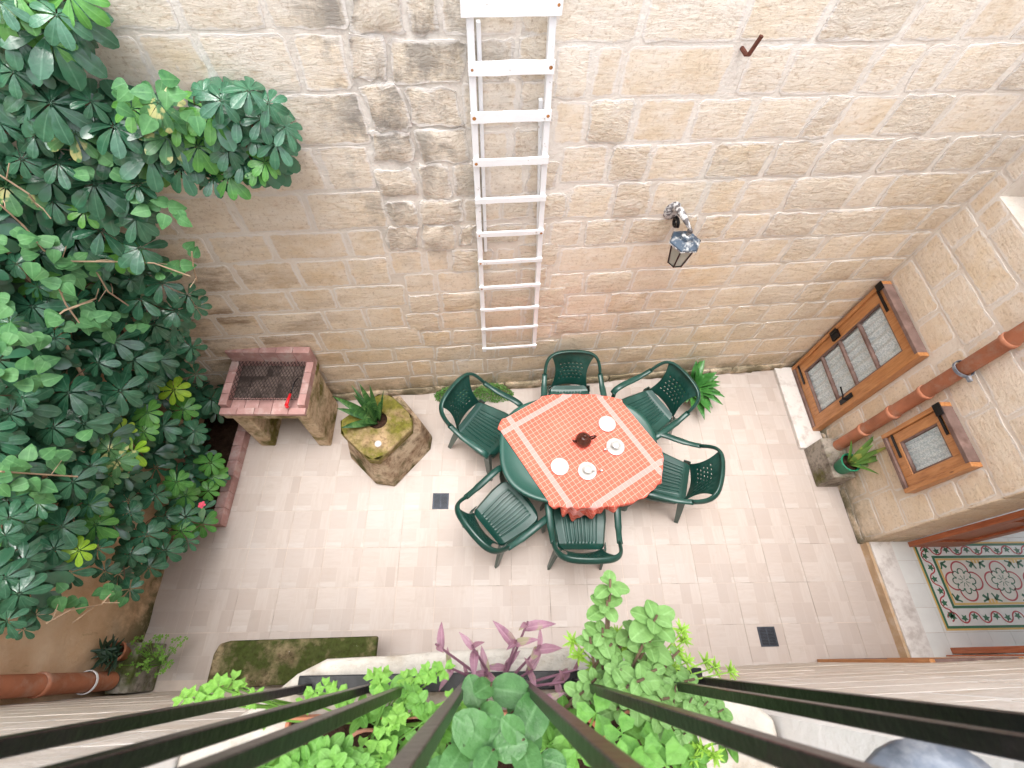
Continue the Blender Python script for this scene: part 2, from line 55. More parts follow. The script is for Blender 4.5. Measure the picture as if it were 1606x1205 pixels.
TWIGS=[[(-2.28,1.88,2.94),(-2.28,1.9,2.81),(-2.28,1.87,2.67),(-2.28,1.92,2.53),(-2.11,2.02,2.42),(-1.96,2.03,2.39),(-1.8,2.05,2.29)],[(-2.28,1.58,2.46),(-2.28,1.66,2.42),(-2.28,1.85,2.29)],[(-2.28,1.74,2.52),(-2.28,1.71,2.43),(-2.28,1.67,2.31)],[(-2.28,1.98,2.36),(-2.28,1.96,2.24),(-2.28,1.98,2.07)],[(-1.71,2.06,2.47),(-1.76,2.05,2.35),(-1.79,2.05,2.24)],[(-2.28,0.21,1.7),(-2.28,0.27,1.58),(-2.28,0.33,1.36),(-2.28,0.39,1.31)],[(-2.28,0.8,2.32),(-2.28,0.86,2.13),(-2.28,0.91,1.9)],[(-2.28,2.01,2.8),(-2.23,2.01,2.91),(-2.28,2.01,3.02)]]


# ------------------------------------------------------------ materials
class NT:
    def __init__(s, name):
        s.m = bpy.data.materials.new(name); s.m.use_nodes = True
        s.n = s.m.node_tree.nodes; s.l = s.m.node_tree.links
        s.b = s.n['Principled BSDF']
        s.tc = s.n.new('ShaderNodeTexCoord')
        s.oi = None
    def new(s, t, **k):
        n = s.n.new(t)
        for a, b in k.items(): setattr(n, a, b)
        return n
    def put(s, sock, v):
        if hasattr(v, 'is_output') or hasattr(v, 'links'): s.l.new(v, sock)
        else: sock.default_value = v
    def info(s):
        if not s.oi: s.oi = s.n.new('ShaderNodeObjectInfo')
        return s.oi.outputs['Random']
    def coord(s, kind='obj', sc=(1, 1, 1), offs=False, rot=(0, 0, 0)):
        mp = s.new('ShaderNodeMapping')
        if kind == 'pos':
            g = s.new('ShaderNodeNewGeometry'); s.l.new(g.outputs['Position'], mp.inputs[0])
        else:
            s.l.new(s.tc.outputs['Object'], mp.inputs[0])
        mp.inputs['Scale'].default_value = sc
        mp.inputs['Rotation'].default_value = rot
        if offs:
            mu = s.new('ShaderNodeMath', operation='MULTIPLY'); s.l.new(s.info(), mu.inputs[0]); mu.inputs[1].default_value = 57.3
            s.l.new(mu.outputs[0], mp.inputs['Location'])
        return mp.outputs[0]
    def noise(s, co, scale, detail=6, rough=.55, dist=0):
        n = s.new('ShaderNodeTexNoise'); s.l.new(co, n.inputs['Vector'])
        n.inputs['Scale'].default_value = scale; n.inputs['Detail'].default_value = detail
        n.inputs['Roughness'].default_value = rough; n.inputs['Distortion'].default_value = dist
        return n.outputs['Fac']
    def vor(s, co, scale, feature='F1'):
        n = s.new('ShaderNodeTexVoronoi', feature=feature); s.l.new(co, n.inputs['Vector']); n.inputs['Scale'].default_value = scale
        return n.outputs['Distance']
    def ramp(s, fac, stops, interp='LINEAR'):
        n = s.new('ShaderNodeValToRGB'); s.l.new(fac, n.inputs[0]); cr = n.color_ramp; cr.interpolation = interp
        while len(cr.elements) < len(stops): cr.elements.new(.5)
        for e, (p, c) in zip(cr.elements, stops):
            e.position = p
            if isinstance(c, (int, float)): c = (c, c, c)
            e.color = (c[0], c[1], c[2], 1)
        return n.outputs[0]
    def mix(s, fac, a, b, mode='MIX'):
        n = s.new('ShaderNodeMix', data_type='RGBA', blend_type=mode)
        s.put(n.inputs[0], fac)
        for i, v in ((6, a), (7, b)):
            if isinstance(v, tuple): v = (v[0], v[1], v[2], 1)
            s.put(n.inputs[i], v)
        return n.outputs[2]
    def math(s, op, a, b=0.0, c=None):
        n = s.new('ShaderNodeMath', operation=op); s.put(n.inputs[0], a); s.put(n.inputs[1], b)
        if c is not None: s.put(n.inputs[2], c)
        return n.outputs[0]
    def sep(s, co):
        n = s.new('ShaderNodeSeparateXYZ'); s.l.new(co, n.inputs[0]); return n.outputs
    def bump(s, h, strength=.3, dist=.01, normal=None):
        n = s.new('ShaderNodeBump'); s.l.new(h, n.inputs['Height']); n.inputs['Strength'].default_value = strength
        n.inputs['Distance'].default_value = dist
        if normal: s.l.new(normal, n.inputs['Normal'])
        s.l.new(n.outputs[0], s.b.inputs['Normal']); return n.outputs[0]
    def out(s, color, rough=.7, spec=.3, **k):
        if isinstance(color, tuple): color = (color[0], color[1], color[2], 1)
        s.put(s.b.inputs['Base Color'], color); s.put(s.b.inputs['Roughness'], rough)
        s.put(s.b.inputs['Specular IOR Level'], spec)
        for a, v in k.items(): s.put(s.b.inputs[a.replace('_', ' ')], v)
        return s.m

def simple(name, c, rough=.6, var=.15, scale=8, bump=.15, bscale=60, spec=.4, metal=0, dirt=None, dscale=5, bd=.004, offs=True, rv=.08, thr=(.5, .68)):
    t = NT(name); co = t.coord(offs=offs)
    f = t.noise(co, scale)
    d = tuple(x * (1 - var) for x in c); l = tuple(min(1, x * (1 + var)) for x in c)
    cc = t.ramp(f, [(.3, d), (.7, l)])
    if dirt:
        f2 = t.noise(co, dscale, 8, .65)
        cc = t.mix(t.ramp(f2, [(thr[0], 0.0), (thr[1], .85)]), cc, dirt)
    cc = t.mix(1.0, cc, t.ramp(t.info(), [(0, 1 - rv), (1, 1.0)]), 'MULTIPLY')
    t.bump(t.noise(co, bscale, 6, .6), bump, bd)
    return t.out(cc, rough, spec, Metallic=float(metal))

def limestone(name, rough_amt, tint=0):
    t = NT(name); co = t.coord(offs=True); pos = t.coord('pos')
    rn = t.info()
    base = t.ramp(rn, [(0, (.74, .63, .48)), (.2, (.80, .71, .58)), (.4, (.72, .62, .49)), (.55, (.82, .75, .64)), (.7, (.77, .64, .46)), (.85, (.78, .70, .59)), (1, (.78, .66, .48))], 'LINEAR')
    if tint == 1: base = t.ramp(rn, [(0, (.70, .58, .42)), (.5, (.74, .62, .46)), (1, (.66, .55, .41))])
    # chalky wash in patches; golden stone tone plus painted-in shading towards the ground
    w = t.noise(pos, 1.7, 5, .6)
    base = t.mix(t.ramp(w, [(.36, 0.0), (.60, .8)]), base, (.80, .73, .63))
    w2 = t.noise(co, 7, 8, .65)
    base = t.mix(t.ramp(w2, [(.40, 0.0), (.64, .75)]), base, (.82, .765, .69))
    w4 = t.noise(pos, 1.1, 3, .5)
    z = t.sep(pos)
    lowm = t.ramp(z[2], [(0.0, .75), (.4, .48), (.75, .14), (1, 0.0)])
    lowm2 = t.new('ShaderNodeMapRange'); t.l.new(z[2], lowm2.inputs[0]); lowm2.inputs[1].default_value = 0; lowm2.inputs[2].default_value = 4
    lowm = t.ramp(lowm2.outputs[0], [(0.0, .66), (.35, .44), (.65, .15), (1, 0.0)])  # height mask: partly the stone's own gold, partly light falloff painted in
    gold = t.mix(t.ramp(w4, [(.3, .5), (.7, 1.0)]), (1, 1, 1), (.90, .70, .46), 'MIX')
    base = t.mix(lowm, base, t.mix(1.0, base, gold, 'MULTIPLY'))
    # strata, horizontal tooling streaks
    st = t.noise(t.coord(sc=(5, 5, 30), offs=True, rot=(0, R(3), 0)), 1.6, 8, .7, .4)
    base = t.mix(t.ramp(st, [(.30, .65), (.44, 0.0)]), base, (.52, .39, .26), 'MIX')
    fine = t.noise(co, 45, 8, .75)
    base = t.mix(t.ramp(fine, [(.34, .6), (.47, 0.0)]), base, (.40, .29, .19))
    md = t.noise(t.coord(sc=(1, 1, 1.8), offs=True), 13, 8, .72, .5)
    base = t.mix(t.ramp(md, [(.33, .45), (.46, 0.0)]), base, (.56, .42, .28))
    # grey lichen streaks with their own shape: beside the ladder and here and there
    gx = t.math('ADD', t.math('MULTIPLY', z[0], 1.0), t.math('MULTIPLY', t.noise(pos, 2.5, 5, .6), .5))
    gm = t.ramp(gx, [(0.0, 0.0)])
    mr = t.new('ShaderNodeMapRange'); t.l.new(gx, mr.inputs[0]); mr.inputs[1].default_value = -.72; mr.inputs[2].default_value = .42
    gx2 = t.ramp(mr.outputs[0], [(0, 0.0), (.18, 1.0), (.62, .8), (1, 0.0)])
    mz_ = t.new('ShaderNodeMapRange'); t.l.new(z[2], mz_.inputs[0]); mz_.inputs[1].default_value = 1.5; mz_.inputs[2].default_value = 3.0
    my_ = t.ramp(z[1], [(0, 0.0), (.99, 1.0)])
    gn = t.noise(t.coord('pos', sc=(1, 1, .7)), 3.6, 9, .68)
    gmask = t.math('MULTIPLY', t.math('MULTIPLY', gx2, mz_.outputs[0]), t.ramp(gn, [(.46, 0.0), (.58, 1.0)]))
    base = t.mix(t.math('MULTIPLY', gmask, .85), base, (.26, .24, .215))
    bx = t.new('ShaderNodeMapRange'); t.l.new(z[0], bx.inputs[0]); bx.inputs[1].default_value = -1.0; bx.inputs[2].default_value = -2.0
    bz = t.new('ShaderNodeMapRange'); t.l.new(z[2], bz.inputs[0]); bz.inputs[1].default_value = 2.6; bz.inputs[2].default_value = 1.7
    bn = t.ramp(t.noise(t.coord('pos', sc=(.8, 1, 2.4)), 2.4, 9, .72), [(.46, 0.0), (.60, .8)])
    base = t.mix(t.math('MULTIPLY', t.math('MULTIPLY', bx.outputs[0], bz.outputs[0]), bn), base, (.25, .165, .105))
    blk = t.noise(t.coord('pos', sc=(1, 1, 2.2)), 2.3, 7, .66)
    base = t.mix(t.ramp(blk, [(.66, 0.0), (.74, .5)]), base, (.33, .27, .21))
    # lime mortar smeared over the arrises of each block
    at = t.new('ShaderNodeAttribute', attribute_name='edge')
    sm = t.math('ADD', at.outputs['Fac'], t.math('MULTIPLY', t.math('SUBTRACT', t.noise(pos, 16, 6, .65), .5), 2.6))
    base = t.mix(t.ramp(sm, [(.30, 0.0), (.78, .9)]), base, (.76, .715, .665))
    # damp moss near the ground
    mg = t.new('ShaderNodeMapRange'); t.l.new(z[2], mg.inputs[0]); mg.inputs[1].default_value = .42; mg.inputs[2].default_value = 0
    mn = t.noise(pos, 5, 7, .65)
    mm = t.math('MULTIPLY', mg.outputs[0], t.ramp(mn, [(.34, 0.0), (.56, 1.0)]))
    base = t.mix(t.math('MULTIPLY', mm, .95), base, (.10, .095, .05))
    # relief
    h1 = t.noise(t.coord(sc=(1, 1, 1.9), offs=True), 9 if rough_amt > .5 else 5, 9, .7, .6)
    pits = t.ramp(t.vor(t.coord(sc=(1, 1, 1.6), offs=True), 34), [(0, 0.0), (.25, 1.0)])
    hsum = t.math('ADD', t.math('MULTIPLY', h1, 1.0 + rough_amt), t.math('ADD', t.math('MULTIPLY', fine, .35), t.math('ADD', t.math('MULTIPLY', st, .55), t.math('MULTIPLY', md, .6))))
    hsum = t.math('ADD', hsum, t.math('MULTIPLY', pits, .12 * rough_amt))
    t.bump(hsum, .40 + .25 * rough_amt, .012 + .013 * rough_amt)
    return t.out(base, .93, .12)

MT = {}
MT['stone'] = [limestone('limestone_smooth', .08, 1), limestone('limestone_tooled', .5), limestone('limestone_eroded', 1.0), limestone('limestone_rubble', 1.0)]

def mortar_mat():
    t = NT('lime_mortar'); pos = t.coord('pos'); z = t.sep(pos)
    w = t.noise(pos, 3, 8, .65)
    c = t.ramp(w, [(.3, (.70, .635, .56)), (.6, (.80, .755, .69))])
    ml = t.new('ShaderNodeMapRange'); t.l.new(z[2], ml.inputs[0]); ml.inputs[1].default_value = 2.6; ml.inputs[2].default_value = .6
    c = t.mix(t.math('MULTIPLY', ml.outputs[0], .9), c, t.mix(1.0, c, (.90, .80, .68), 'MULTIPLY'))
    mr = t.new('ShaderNodeMapRange'); t.l.new(z[2], mr.inputs[0]); mr.inputs[1].default_value = .4; mr.inputs[2].default_value = 0
    c = t.mix(t.math('MULTIPLY', mr.outputs[0], t.ramp(t.noise(pos, 6, 7, .65), [(.35, 0.0), (.55, .95)])), c, (.09, .09, .05))
    mx = t.new('ShaderNodeMapRange'); t.l.new(t.math('ADD', z[0], t.math('MULTIPLY', w, .6)), mx.inputs[0]); mx.inputs[1].default_value = -.72; mx.inputs[2].default_value = .42
    g = t.math('MULTIPLY', t.ramp(mx.outputs[0], [(0, 0.0), (.2, 1.0), (.6, .7), (1, 0.0)]), t.ramp(t.noise(pos, 3.5, 9, .7), [(.46, 0.0), (.6, .7)]))
    mz_ = t.new('ShaderNodeMapRange'); t.l.new(z[2], mz_.inputs[0]); mz_.inputs[1].default_value = 1.5; mz_.inputs[2].default_value = 2.8
    c = t.mix(t.math('MULTIPLY', g, mz_.outputs[0]), c, (.33, .31, .28))
    fn = t.noise(pos, 40, 8, .7)
    c = t.mix(t.ramp(fn, [(.3, .5), (.45, 0.0)]), c, (.5, .42, .33))
    t.bump(t.math('ADD', t.noise(pos, 14, 9, .7), t.math('MULTIPLY', fn, .4)), .5, .02)
    return t.out(c, .95, .1)
MT['mortar'] = mortar_mat()
MT['pale'] = simple('pale_limewashed_stone', (.76, .70, .63), .92, .10, 4, .6, 30, .1, dirt=(.62, .53, .43), dscale=3, bd=.02)
MT['pale_mortar'] = simple('pale_lime_mortar', (.80, .77, .73), .92, .08, 4, .4, 30, .1, bd=.01)

def plaster_mat():
    t = NT('ochre_plaster'); pos = t.coord('pos'); z = t.sep(pos)
    c = t.ramp(t.noise(pos, 1.8, 8, .62), [(.3, (.52, .32, .18)), (.5, (.66, .46, .29)), (.7, (.76, .60, .43))])
    c = t.mix(t.ramp(t.noise(t.coord('pos', sc=(1, 2.5, .8)), 4, 9, .72), [(.6, 0.0), (.7, .6)]), c, (.30, .20, .11))
    mr = t.new('ShaderNodeMapRange'); t.l.new(z[2], mr.inputs[0]); mr.inputs[1].default_value = .6; mr.inputs[2].default_value = 0
    c = t.mix(t.math('MULTIPLY', mr.outputs[0], t.ramp(t.noise(pos, 4, 8, .68), [(.32, 0.0), (.52, 1.0)])), c, (.075, .075, .03))
    t.bump(t.math('ADD', t.noise(pos, 4, 9, .65), t.math('MULTIPLY', t.noise(pos, 40, 5, .6), .15)), .8, .05)
    return t.out(c, .92, .12)
MT['plaster'] = plaster_mat()

def tile_mat():
    # printed parquet: each tile two by two cells, a square with strips beside it
    t = NT('beige_floor_tile'); co = t.coord(); s = t.sep(co)
    U_ = t.math('MULTIPLY_ADD', s[0], 1 / .3335, .5); V_ = t.math('MULTIPLY_ADD', s[1], 1 / .3335, .5)
    rb = t.math('LESS_THAN', V_, .5)
    us = t.math('FRACT', t.math('MULTIPLY_ADD', rb, .07, U_))
    a1 = t.math('GREATER_THAN', us, .48); a2 = t.math('GREATER_THAN', us, .76)
    sq = t.math('SUBTRACT', 1.0, a1)
    low = t.math('MULTIPLY', t.math('MULTIPLY', t.math('LESS_THAN', V_, .15), sq), rb)
    ident = t.math('ADD', t.math('MULTIPLY', a1, 3.1), t.math('ADD', t.math('MULTIPLY', a2, 7.7), t.math('ADD', t.math('MULTIPLY', rb, 13.3), t.math('MULTIPLY', low, 29.9))))
    ident = t.math('ADD', ident, t.math('MULTIPLY', t.info(), 91.7))
    wn_ = t.new('ShaderNodeTexWhiteNoise', noise_dimensions='1D'); t.l.new(ident, wn_.inputs['W'])
    c = t.ramp(wn_.outputs['Value'], [(0, (.475, .40, .355)), (.5, (.52, .447, .40)), (1, (.56, .492, .445))])
    c = t.mix(t.math('MULTIPLY', low, .45), c, (.62, .575, .54))
    g1 = t.noise(t.coord(sc=(6, 34, 1), offs=True), 1.2, 6, .6, .6); g2 = t.noise(t.coord(sc=(34, 5, 1), offs=True), 1.2, 6, .6, .6)
    g = t.mix(a1, g1, g2)
    c = t.mix(t.ramp(g, [(.35, .40), (.6, 0.0)]), c, (.48, .39, .335))
    def near(x, p, w): return t.math('LESS_THAN', t.math('ABSOLUTE', t.math('SUBTRACT', x, p)), w)
    ln = t.math('MAXIMUM', t.math('MAXIMUM', near(us, .48, .006), near(us, .76, .006)), near(V_, .5, .006))
    c = t.mix(t.math('MULTIPLY', ln, .35), c, t.mix(t.noise(co, 9, 3), (.40, .33, .28), (.78, .72, .66)))
    pos = t.coord('pos'); dz = t.noise(pos, 1.1, 6, .6)
    c = t.mix(t.ramp(dz, [(.35, .25), (.6, 0.0)]), c, (.5, .47, .46))
    c = t.mix(t.ramp(t.noise(pos, 7, 9, .75), [(.56, 0.0), (.72, .35)]), c, (.38, .31, .25))
    c = t.mix(t.ramp(t.noise(pos, 34, 4, .7), [(.70, 0.0), (.74, .5)]), c, (.22, .18, .15))
    t.bump(t.noise(co, 30, 3), .04, .002)
    return t.out(c, t.ramp(dz, [(.3, .42), (.7, .6)]), .35)
MT['tile'] = tile_mat()
MT['grout'] = simple('tile_grout', (.62, .53, .46), .9, .2, 3, .2, 80, dirt=(.16, .13, .11), dscale=2.2)
MT['white_tile'] = simple('white_cement_tile', (.80, .81, .78), .3, .05, 6, .03, 30, .5)
MT['cream_tile'] = simple('cream_tile', (.78, .755, .67), .35, .06)
MT['tan_stone'] = simple('tan_riser_stone', (.58, .41, .26), .9, .2, 6, .5, 40, .1, dirt=(.66, .58, .48), dscale=6)
MT['pattern_green'] = simple('pattern_green', (.035, .16, .075), .35, .1)
MT['pattern_red'] = simple('pattern_red', (.48, .055, .06), .35, .1)
MT['pattern_yellow'] = simple('pattern_yellow', (.72, .48, .14), .35, .1)
MT['marble'] = simple('worn_marble', (.78, .74, .70), .6, .06, 4, .25, 40, .35, dirt=(.52, .46, .42), dscale=9)
MT['ledge'] = simple('ledge_limestone', (.58, .53, .455), .92, .18, 9, .8, 40, .1, dirt=(.40, .33, .25), dscale=12, bd=.012)
MT['pink_tile'] = simple('pink_clay_tile', (.50, .29, .265), .75, .2, 7, .4, 50, .25, dirt=(.60, .50, .46), dscale=7, rv=.2)
MT['soot_tile'] = simple('ash_tile', (.30, .23, .20), .85, .3, 5, .5, 40, .15, dirt=(.03, .027, .025), dscale=5, bd=.01, rv=.3, thr=(.40, .58))
MT['wire'] = simple('rusty_wire', (.045, .03, .026), .6, .3, 20, .2, 90, .4, .4)
MT['soil'] = simple('dark_soil', (.05, .028, .018), .98, .4, 18, 1, 60, .1, bd=.03)
MT['terracotta'] = simple('terracotta', (.54, .215, .12), .7, .25, 5, .4, 50, .25, dirt=(.58, .36, .27), dscale=8, rv=.25)
MT['chair'] = simple('green_plastic', (.008, .052, .040), .30, .2, 3, .05, 90, .5, dirt=(.032, .095, .078), dscale=3)
MT['table'] = simple('green_table_plastic', (.016, .080, .062), .38, .15, 2, .05, 90, .5)
MT['white_china'] = simple('white_china', (.56, .555, .535), .12, .02, 3, .0, 20, .6)
MT['steel'] = simple('steel', (.55, .55, .55), .3, .1, 6, .05, 50, .5, 1)
MT['brown_glaze'] = simple('brown_glaze', (.055, .016, .010), .12, .3, 5, .03, 20, .6)
MT['white_paint'] = simple('white_gloss_paint', (.86, .87, .88), .45, .04, 6, .25, 45, .4, dirt=(.50, .45, .38), dscale=26, rv=.04, thr=(.64, .67))
MT['rust'] = simple('rust_spot', (.42, .17, .04), .9, .4, 30, .4, 90)
MT['rusty_iron'] = simple('rusty_iron', (.13, .045, .03), .75, .3, 25, .4, 90, .3, .3)
MT['black_iron'] = simple('black_painted_iron', (.004, .004, .005), .32, .25, 8, .3, 70, .3, dirt=(.014, .009, .011), dscale=4)
MT['drain'] = simple('dark_cast_grate', (.045, .052, .068), .45, .3, 20, .4, 80, .5, .5)
MT['grey_wood'] = simple('weathered_grey_wood', (.22, .145, .125), .8, .25, 12, .5, 50, .2, dirt=(.11, .06, .045), dscale=4)
MT['curb_bar'] = MT['grey_wood']
MT['glass_frost'] = simple('ribbed_lamp_glass', (.42, .44, .38), .25, .1, 10, .2, 30, .5)
MT['lantern'] = simple('flaking_slate_paint', (.055, .085, .125), .55, .3, 9, .4, 60, .4, dirt=(.72, .72, .70), dscale=22)
MT['white_flake'] = simple('flaking_white_iron', (.62, .61, .60), .8, .1, 10, .5, 60, .3, dirt=(.05, .04, .045), dscale=30, thr=(.46, .54))
MT['green_pot'] = simple('green_plastic_pot', (.015, .26, .135), .35, .1, 5, .05, 30, .5)
MT['orange_pot'] = simple('orange_plastic_pot', (.58, .16, .07), .5, .15, 6, .1, 50, .4, dirt=(.55, .38, .28), dscale=8)
MT['stem'] = simple('brown_stem', (.13, .085, .05), .85, .3, 15, .5, 60)
MT['twig'] = simple('pale_twig', (.46, .33, .22), .85, .2, 15, .3, 60)
MT['red_plastic'] = simple('red_plastic', (.65, .012, .02), .3, .05, 5, 0, 20, .5)
MT['grey_metal'] = simple('weathered_grey_metal', (.20, .23, .28), .5, .3, 12, .4, 40, .5, .3, dirt=(.50, .52, .55), dscale=18)
MT['blue_grey_plastic'] = simple('blue_grey_pipe', (.05, .075, .11), .45, .15, 5, .1, 40, .4)
MT['interior'] = simple('interior_limewash', (.80, .76, .68), .9, .1, 3, .3, 30, .1)

def mossy(name, base, base2, moss, amount=.5, up=True, s=5):
    t = NT(name); pos = t.coord(offs=True)
    c = t.ramp(t.noise(pos, s, 8, .68), [(.32, base2), (.6, base)])
    c = t.mix(t.ramp(t.noise(pos, s * 4, 8, .75), [(.3, .7), (.5, 0.0)]), c, tuple(x * .35 for x in base2))
    m = t.ramp(t.noise(pos, s * .8, 7, .6), [(.66 - amount * .45, 0.0), (.80 - amount * .42, .92)])
    mc = t.ramp(t.noise(pos, s * 5, 5, .6), [(.3, tuple(x * .45 for x in moss)), (.7, moss)])
    c = t.mix(m, c, mc)
    c = t.mix(t.ramp(t.noise(pos, 22, 5, .7), [(.69, 0.0), (.72, .6)]), c, (.62, .60, .52))
    t.bump(t.math('ADD', t.noise(pos, 10, 9, .7), t.math('MULTIPLY', t.noise(pos, 50, 5, .6), .3)), .8, .02)
    return t.out(c, .95, .12)
MT['pedestal'] = mossy('mossy_pedestal_stone', (.46, .33, .19), (.17, .105, .06), (.17, .165, .022), .64)
MT['pedestal_body'] = mossy('stained_pedestal_stone', (.56, .44, .31), (.24, .145, .085), (.085, .09, .02), .36)
MT['bench'] = mossy('mossy_bench_stone', (.30, .24, .14), (.09, .065, .035), (.06, .085, .018), .66, s=6)
MT['mossy_block'] = mossy('mossy_concrete', (.36, .33, .28), (.16, .14, .11), (.10, .13, .03), .45)
MT['grey_block'] = mossy('grey_concrete', (.36, .32, .27), (.15, .125, .10), (.16, .15, .05), .30)
MT['bbq_stone'] = mossy('barbecue_limestone', (.66, .52, .36), (.44, .31, .19), (.15, .14, .022), .40)

def wood_mat():
    t = NT('varnished_wood'); co = t.coord(sc=(3, 3, .8), offs=True)
    g = t.noise(t.coord(sc=(9, 9, 1.2), offs=True), 5, 6, .65, .8)
    c = t.ramp(g, [(.25, (.32, .12, .038)), (.5, (.48, .21, .075)), (.75, (.58, .29, .12))])
    kn = t.ramp(t.vor(co, 3.2), [(0, 1.0), (.07, 0.0)])
    c = t.mix(kn, c, (.06, .02, .01))
    w = t.noise(co, 3, 7, .65)
    c = t.mix(t.ramp(w, [(.58, 0.0), (.74, .5)]), c, (.14, .06, .035))
    t.bump(g, .15, .004)
    return t.out(c, .38, .45)
MT['wood'] = wood_mat()
def red_wood():
    t = NT('fresh_red_wood'); g = t.noise(t.coord(sc=(9, 9, 1.2), offs=True), 5, 6, .65, .8)
    t.bump(g, .1, .003)
    return t.out(t.ramp(g, [(.3, (.34, .085, .03)), (.7, (.56, .19, .08))]), .35, .45)
MT['red_wood'] = red_wood()

def lace_mat():
    t = NT('lace_curtain'); co = t.coord()
    v = t.vor(co, 75); n = t.noise(co, 130, 4, .7)
    c = t.mix(t.ramp(t.math('ADD', t.math('MULTIPLY', v, .9), t.math('MULTIPLY', n, .6)), [(.40, 0.0), (.95, 1.0)]), (.88, .92, .92), (.52, .60, .62))
    s = t.sep(co)
    t.bump(v, .4, .003)
    return t.out(c, .9, .1)
MT['lace'] = lace_mat()
def pane_mat():
    t = NT('window_glass')
    gl = t.new('ShaderNodeBsdfGlass'); gl.inputs['IOR'].default_value = 1.02; gl.inputs['Roughness'].default_value = 0
    tr = t.new('ShaderNodeBsdfTransparent'); gs = t.new('ShaderNodeBsdfGlossy'); gs.inputs['Roughness'].default_value = .03
    lw = t.new('ShaderNodeLayerWeight'); lw.inputs[0].default_value = .25; fm = t.math('MULTIPLY', t.math('POWER', lw.outputs['Facing'], 2.0), .55)
    mx = t.new('ShaderNodeMixShader'); t.l.new(fm, mx.inputs[0]); t.l.new(tr.outputs[0], mx.inputs[1]); t.l.new(gs.outputs[0], mx.inputs[2])
    t.n.remove(gl)
    t.l.new(mx.outputs[0], t.n['Material Output'].inputs[0]); return t.m
MT['pane'] = pane_mat()

def cloth_mat():
    t = NT('orange_check_cloth')
    uv = t.new('ShaderNodeUVMap'); s = t.sep(uv.outputs[0])
    def lines(x, pitch, w):
        f = t.math('FRACT', t.math('DIVIDE', x, pitch)); return t.math('LESS_THAN', f, w)
    g = t.math('MAXIMUM', lines(s[0], .0405, .07), lines(s[1], .0405, .07))
    n = t.noise(t.coord(), 3, 5, .6)
    base = t.ramp(n, [(.3, (.69, .13, .09)), (.7, (.77, .165, .115))])
    c = t.mix(t.math('MULTIPLY', g, .72), base, (.88, .56, .46))
    def band(x, p): return t.math('LESS_THAN', t.math('ABSOLUTE', t.math('SUBTRACT', x, p)), .023)
    b = t.math('MAXIMUM', t.math('MAXIMUM', band(s[0], 1.115), band(s[0], 1.925)), t.math('MAXIMUM', band(s[1], -1.395), band(s[1], -.465)))
    c = t.mix(t.math('MULTIPLY', b, t.math("SUBTRACT", .55, t.math("MULTIPLY", g, .1))), c, (.80, .44, .43))
    wv = t.noise(t.coord(sc=(1, 1, 1)), 400, 2, .5)
    t.bump(t.math('ADD', t.noise(t.coord(), 9, 4, .5), t.math('MULTIPLY', wv, .05)), .25, .008)
    return t.out(c, .9, .1)
MT['cloth'] = cloth_mat()

def leaf_mat(name, a, b, rough=.38, spec=.5, under=None, trans=.12, edge=None, ns=14):
    t = NT(name); co = t.coord()
    rn = t.info()
    c = t.mix(rn, a, b)
    n = t.noise(t.coord(offs=True), ns, 5, .6)
    c = t.mix(t.ramp(n, [(.3, .0), (.75, .55)]), c, tuple(min(1, x * 1.7 + .01) for x in b))
    if edge:
        n2 = t.noise(t.coord(offs=True), ns * .45, 3, .5)
        c = t.mix(t.ramp(n2, [(.57, 0.0), (.62, .9)]), c, edge)
    ra = t.new('ShaderNodeAttribute', attribute_name='rib')
    c = t.mix(t.ramp(ra.outputs['Fac'], [(.86, 0.0), (.97, .45)]), c, tuple(min(1, x * 1.5 + .05) for x in b))
    c = t.mix(t.ramp(t.noise(t.coord(offs=True), ns * 1.7, 6, .7), [(.70, 0.0), (.76, .6)]), c, (.20, .17, .05))
    t.bump(t.math('ADD', n, t.math('MULTIPLY', ra.outputs['Fac'], .6)), .3, .012)
    t.b.inputs['Subsurface Weight'].default_value = 0
    m = t.out(c, rough, spec)
    tl = t.new('ShaderNodeBsdfTranslucent'); t.put(tl.inputs[0], t.mix(1.0, c, (1.0, 1.0, .45), 'MULTIPLY'))
    ad = t.new('ShaderNodeMixShader'); ad.inputs[0].default_value = trans
    t.l.new(t.b.outputs[0], ad.inputs[1]); t.l.new(tl.outputs[0], ad.inputs[2])
    t.l.new(ad.outputs[0], t.n['Material Output'].inputs[0])
    return m
MT['leaf'] = leaf_mat('umbrella_leaf', (.014, .075, .038), (.044, .145, .078), .20, .7, ns=3)
MT['leaf1'] = leaf_mat('umbrella_leaf_fresh', (.045, .18, .04), (.09, .26, .045), .28, .55, ns=3)
MT['leaf2'] = leaf_mat('umbrella_leaf_lime', (.16, .36, .02), (.26, .42, .03), .35, .5, ns=3)
MT['leaf3'] = leaf_mat('umbrella_leaf_variegated', (.04, .14, .05), (.07, .18, .06), .32, .5, edge=(.50, .48, .20), ns=4)
MT['vine'] = leaf_mat('vine_leaf', (.045, .16, .06), (.085, .23, .075), .5, .35, trans=.2, ns=3)
MT['snake'] = None
MT['drac'] = leaf_mat('broad_leaf', (.03, .14, .03), (.055, .20, .04), .33, .5)
MT['fern'] = leaf_mat('fern_leaf', (.06, .16, .03), (.10, .22, .05), .6, .3, trans=.25)
MT['clover'] = leaf_mat('clover_leaf', (.115, .29, .035), (.18, .36, .06), .5, .35, trans=.3, ns=3)
MT['round'] = leaf_mat('round_leaf', (.075, .215, .03), (.125, .285, .05), .5, .35, trans=.25, ns=3)
MT['succ'] = leaf_mat('succulent_leaf', (.095, .205, .045), (.155, .285, .085), .5, .3, trans=.15, ns=3)
MT['sedum'] = leaf_mat('sedum_leaf', (.16, .34, .03), (.26, .44, .05), .4, .4, trans=.15)
MT['big'] = leaf_mat('broad_waxy_leaf', (.028, .10, .022), (.062, .16, .045), .38, .35, trans=.15, ns=3)
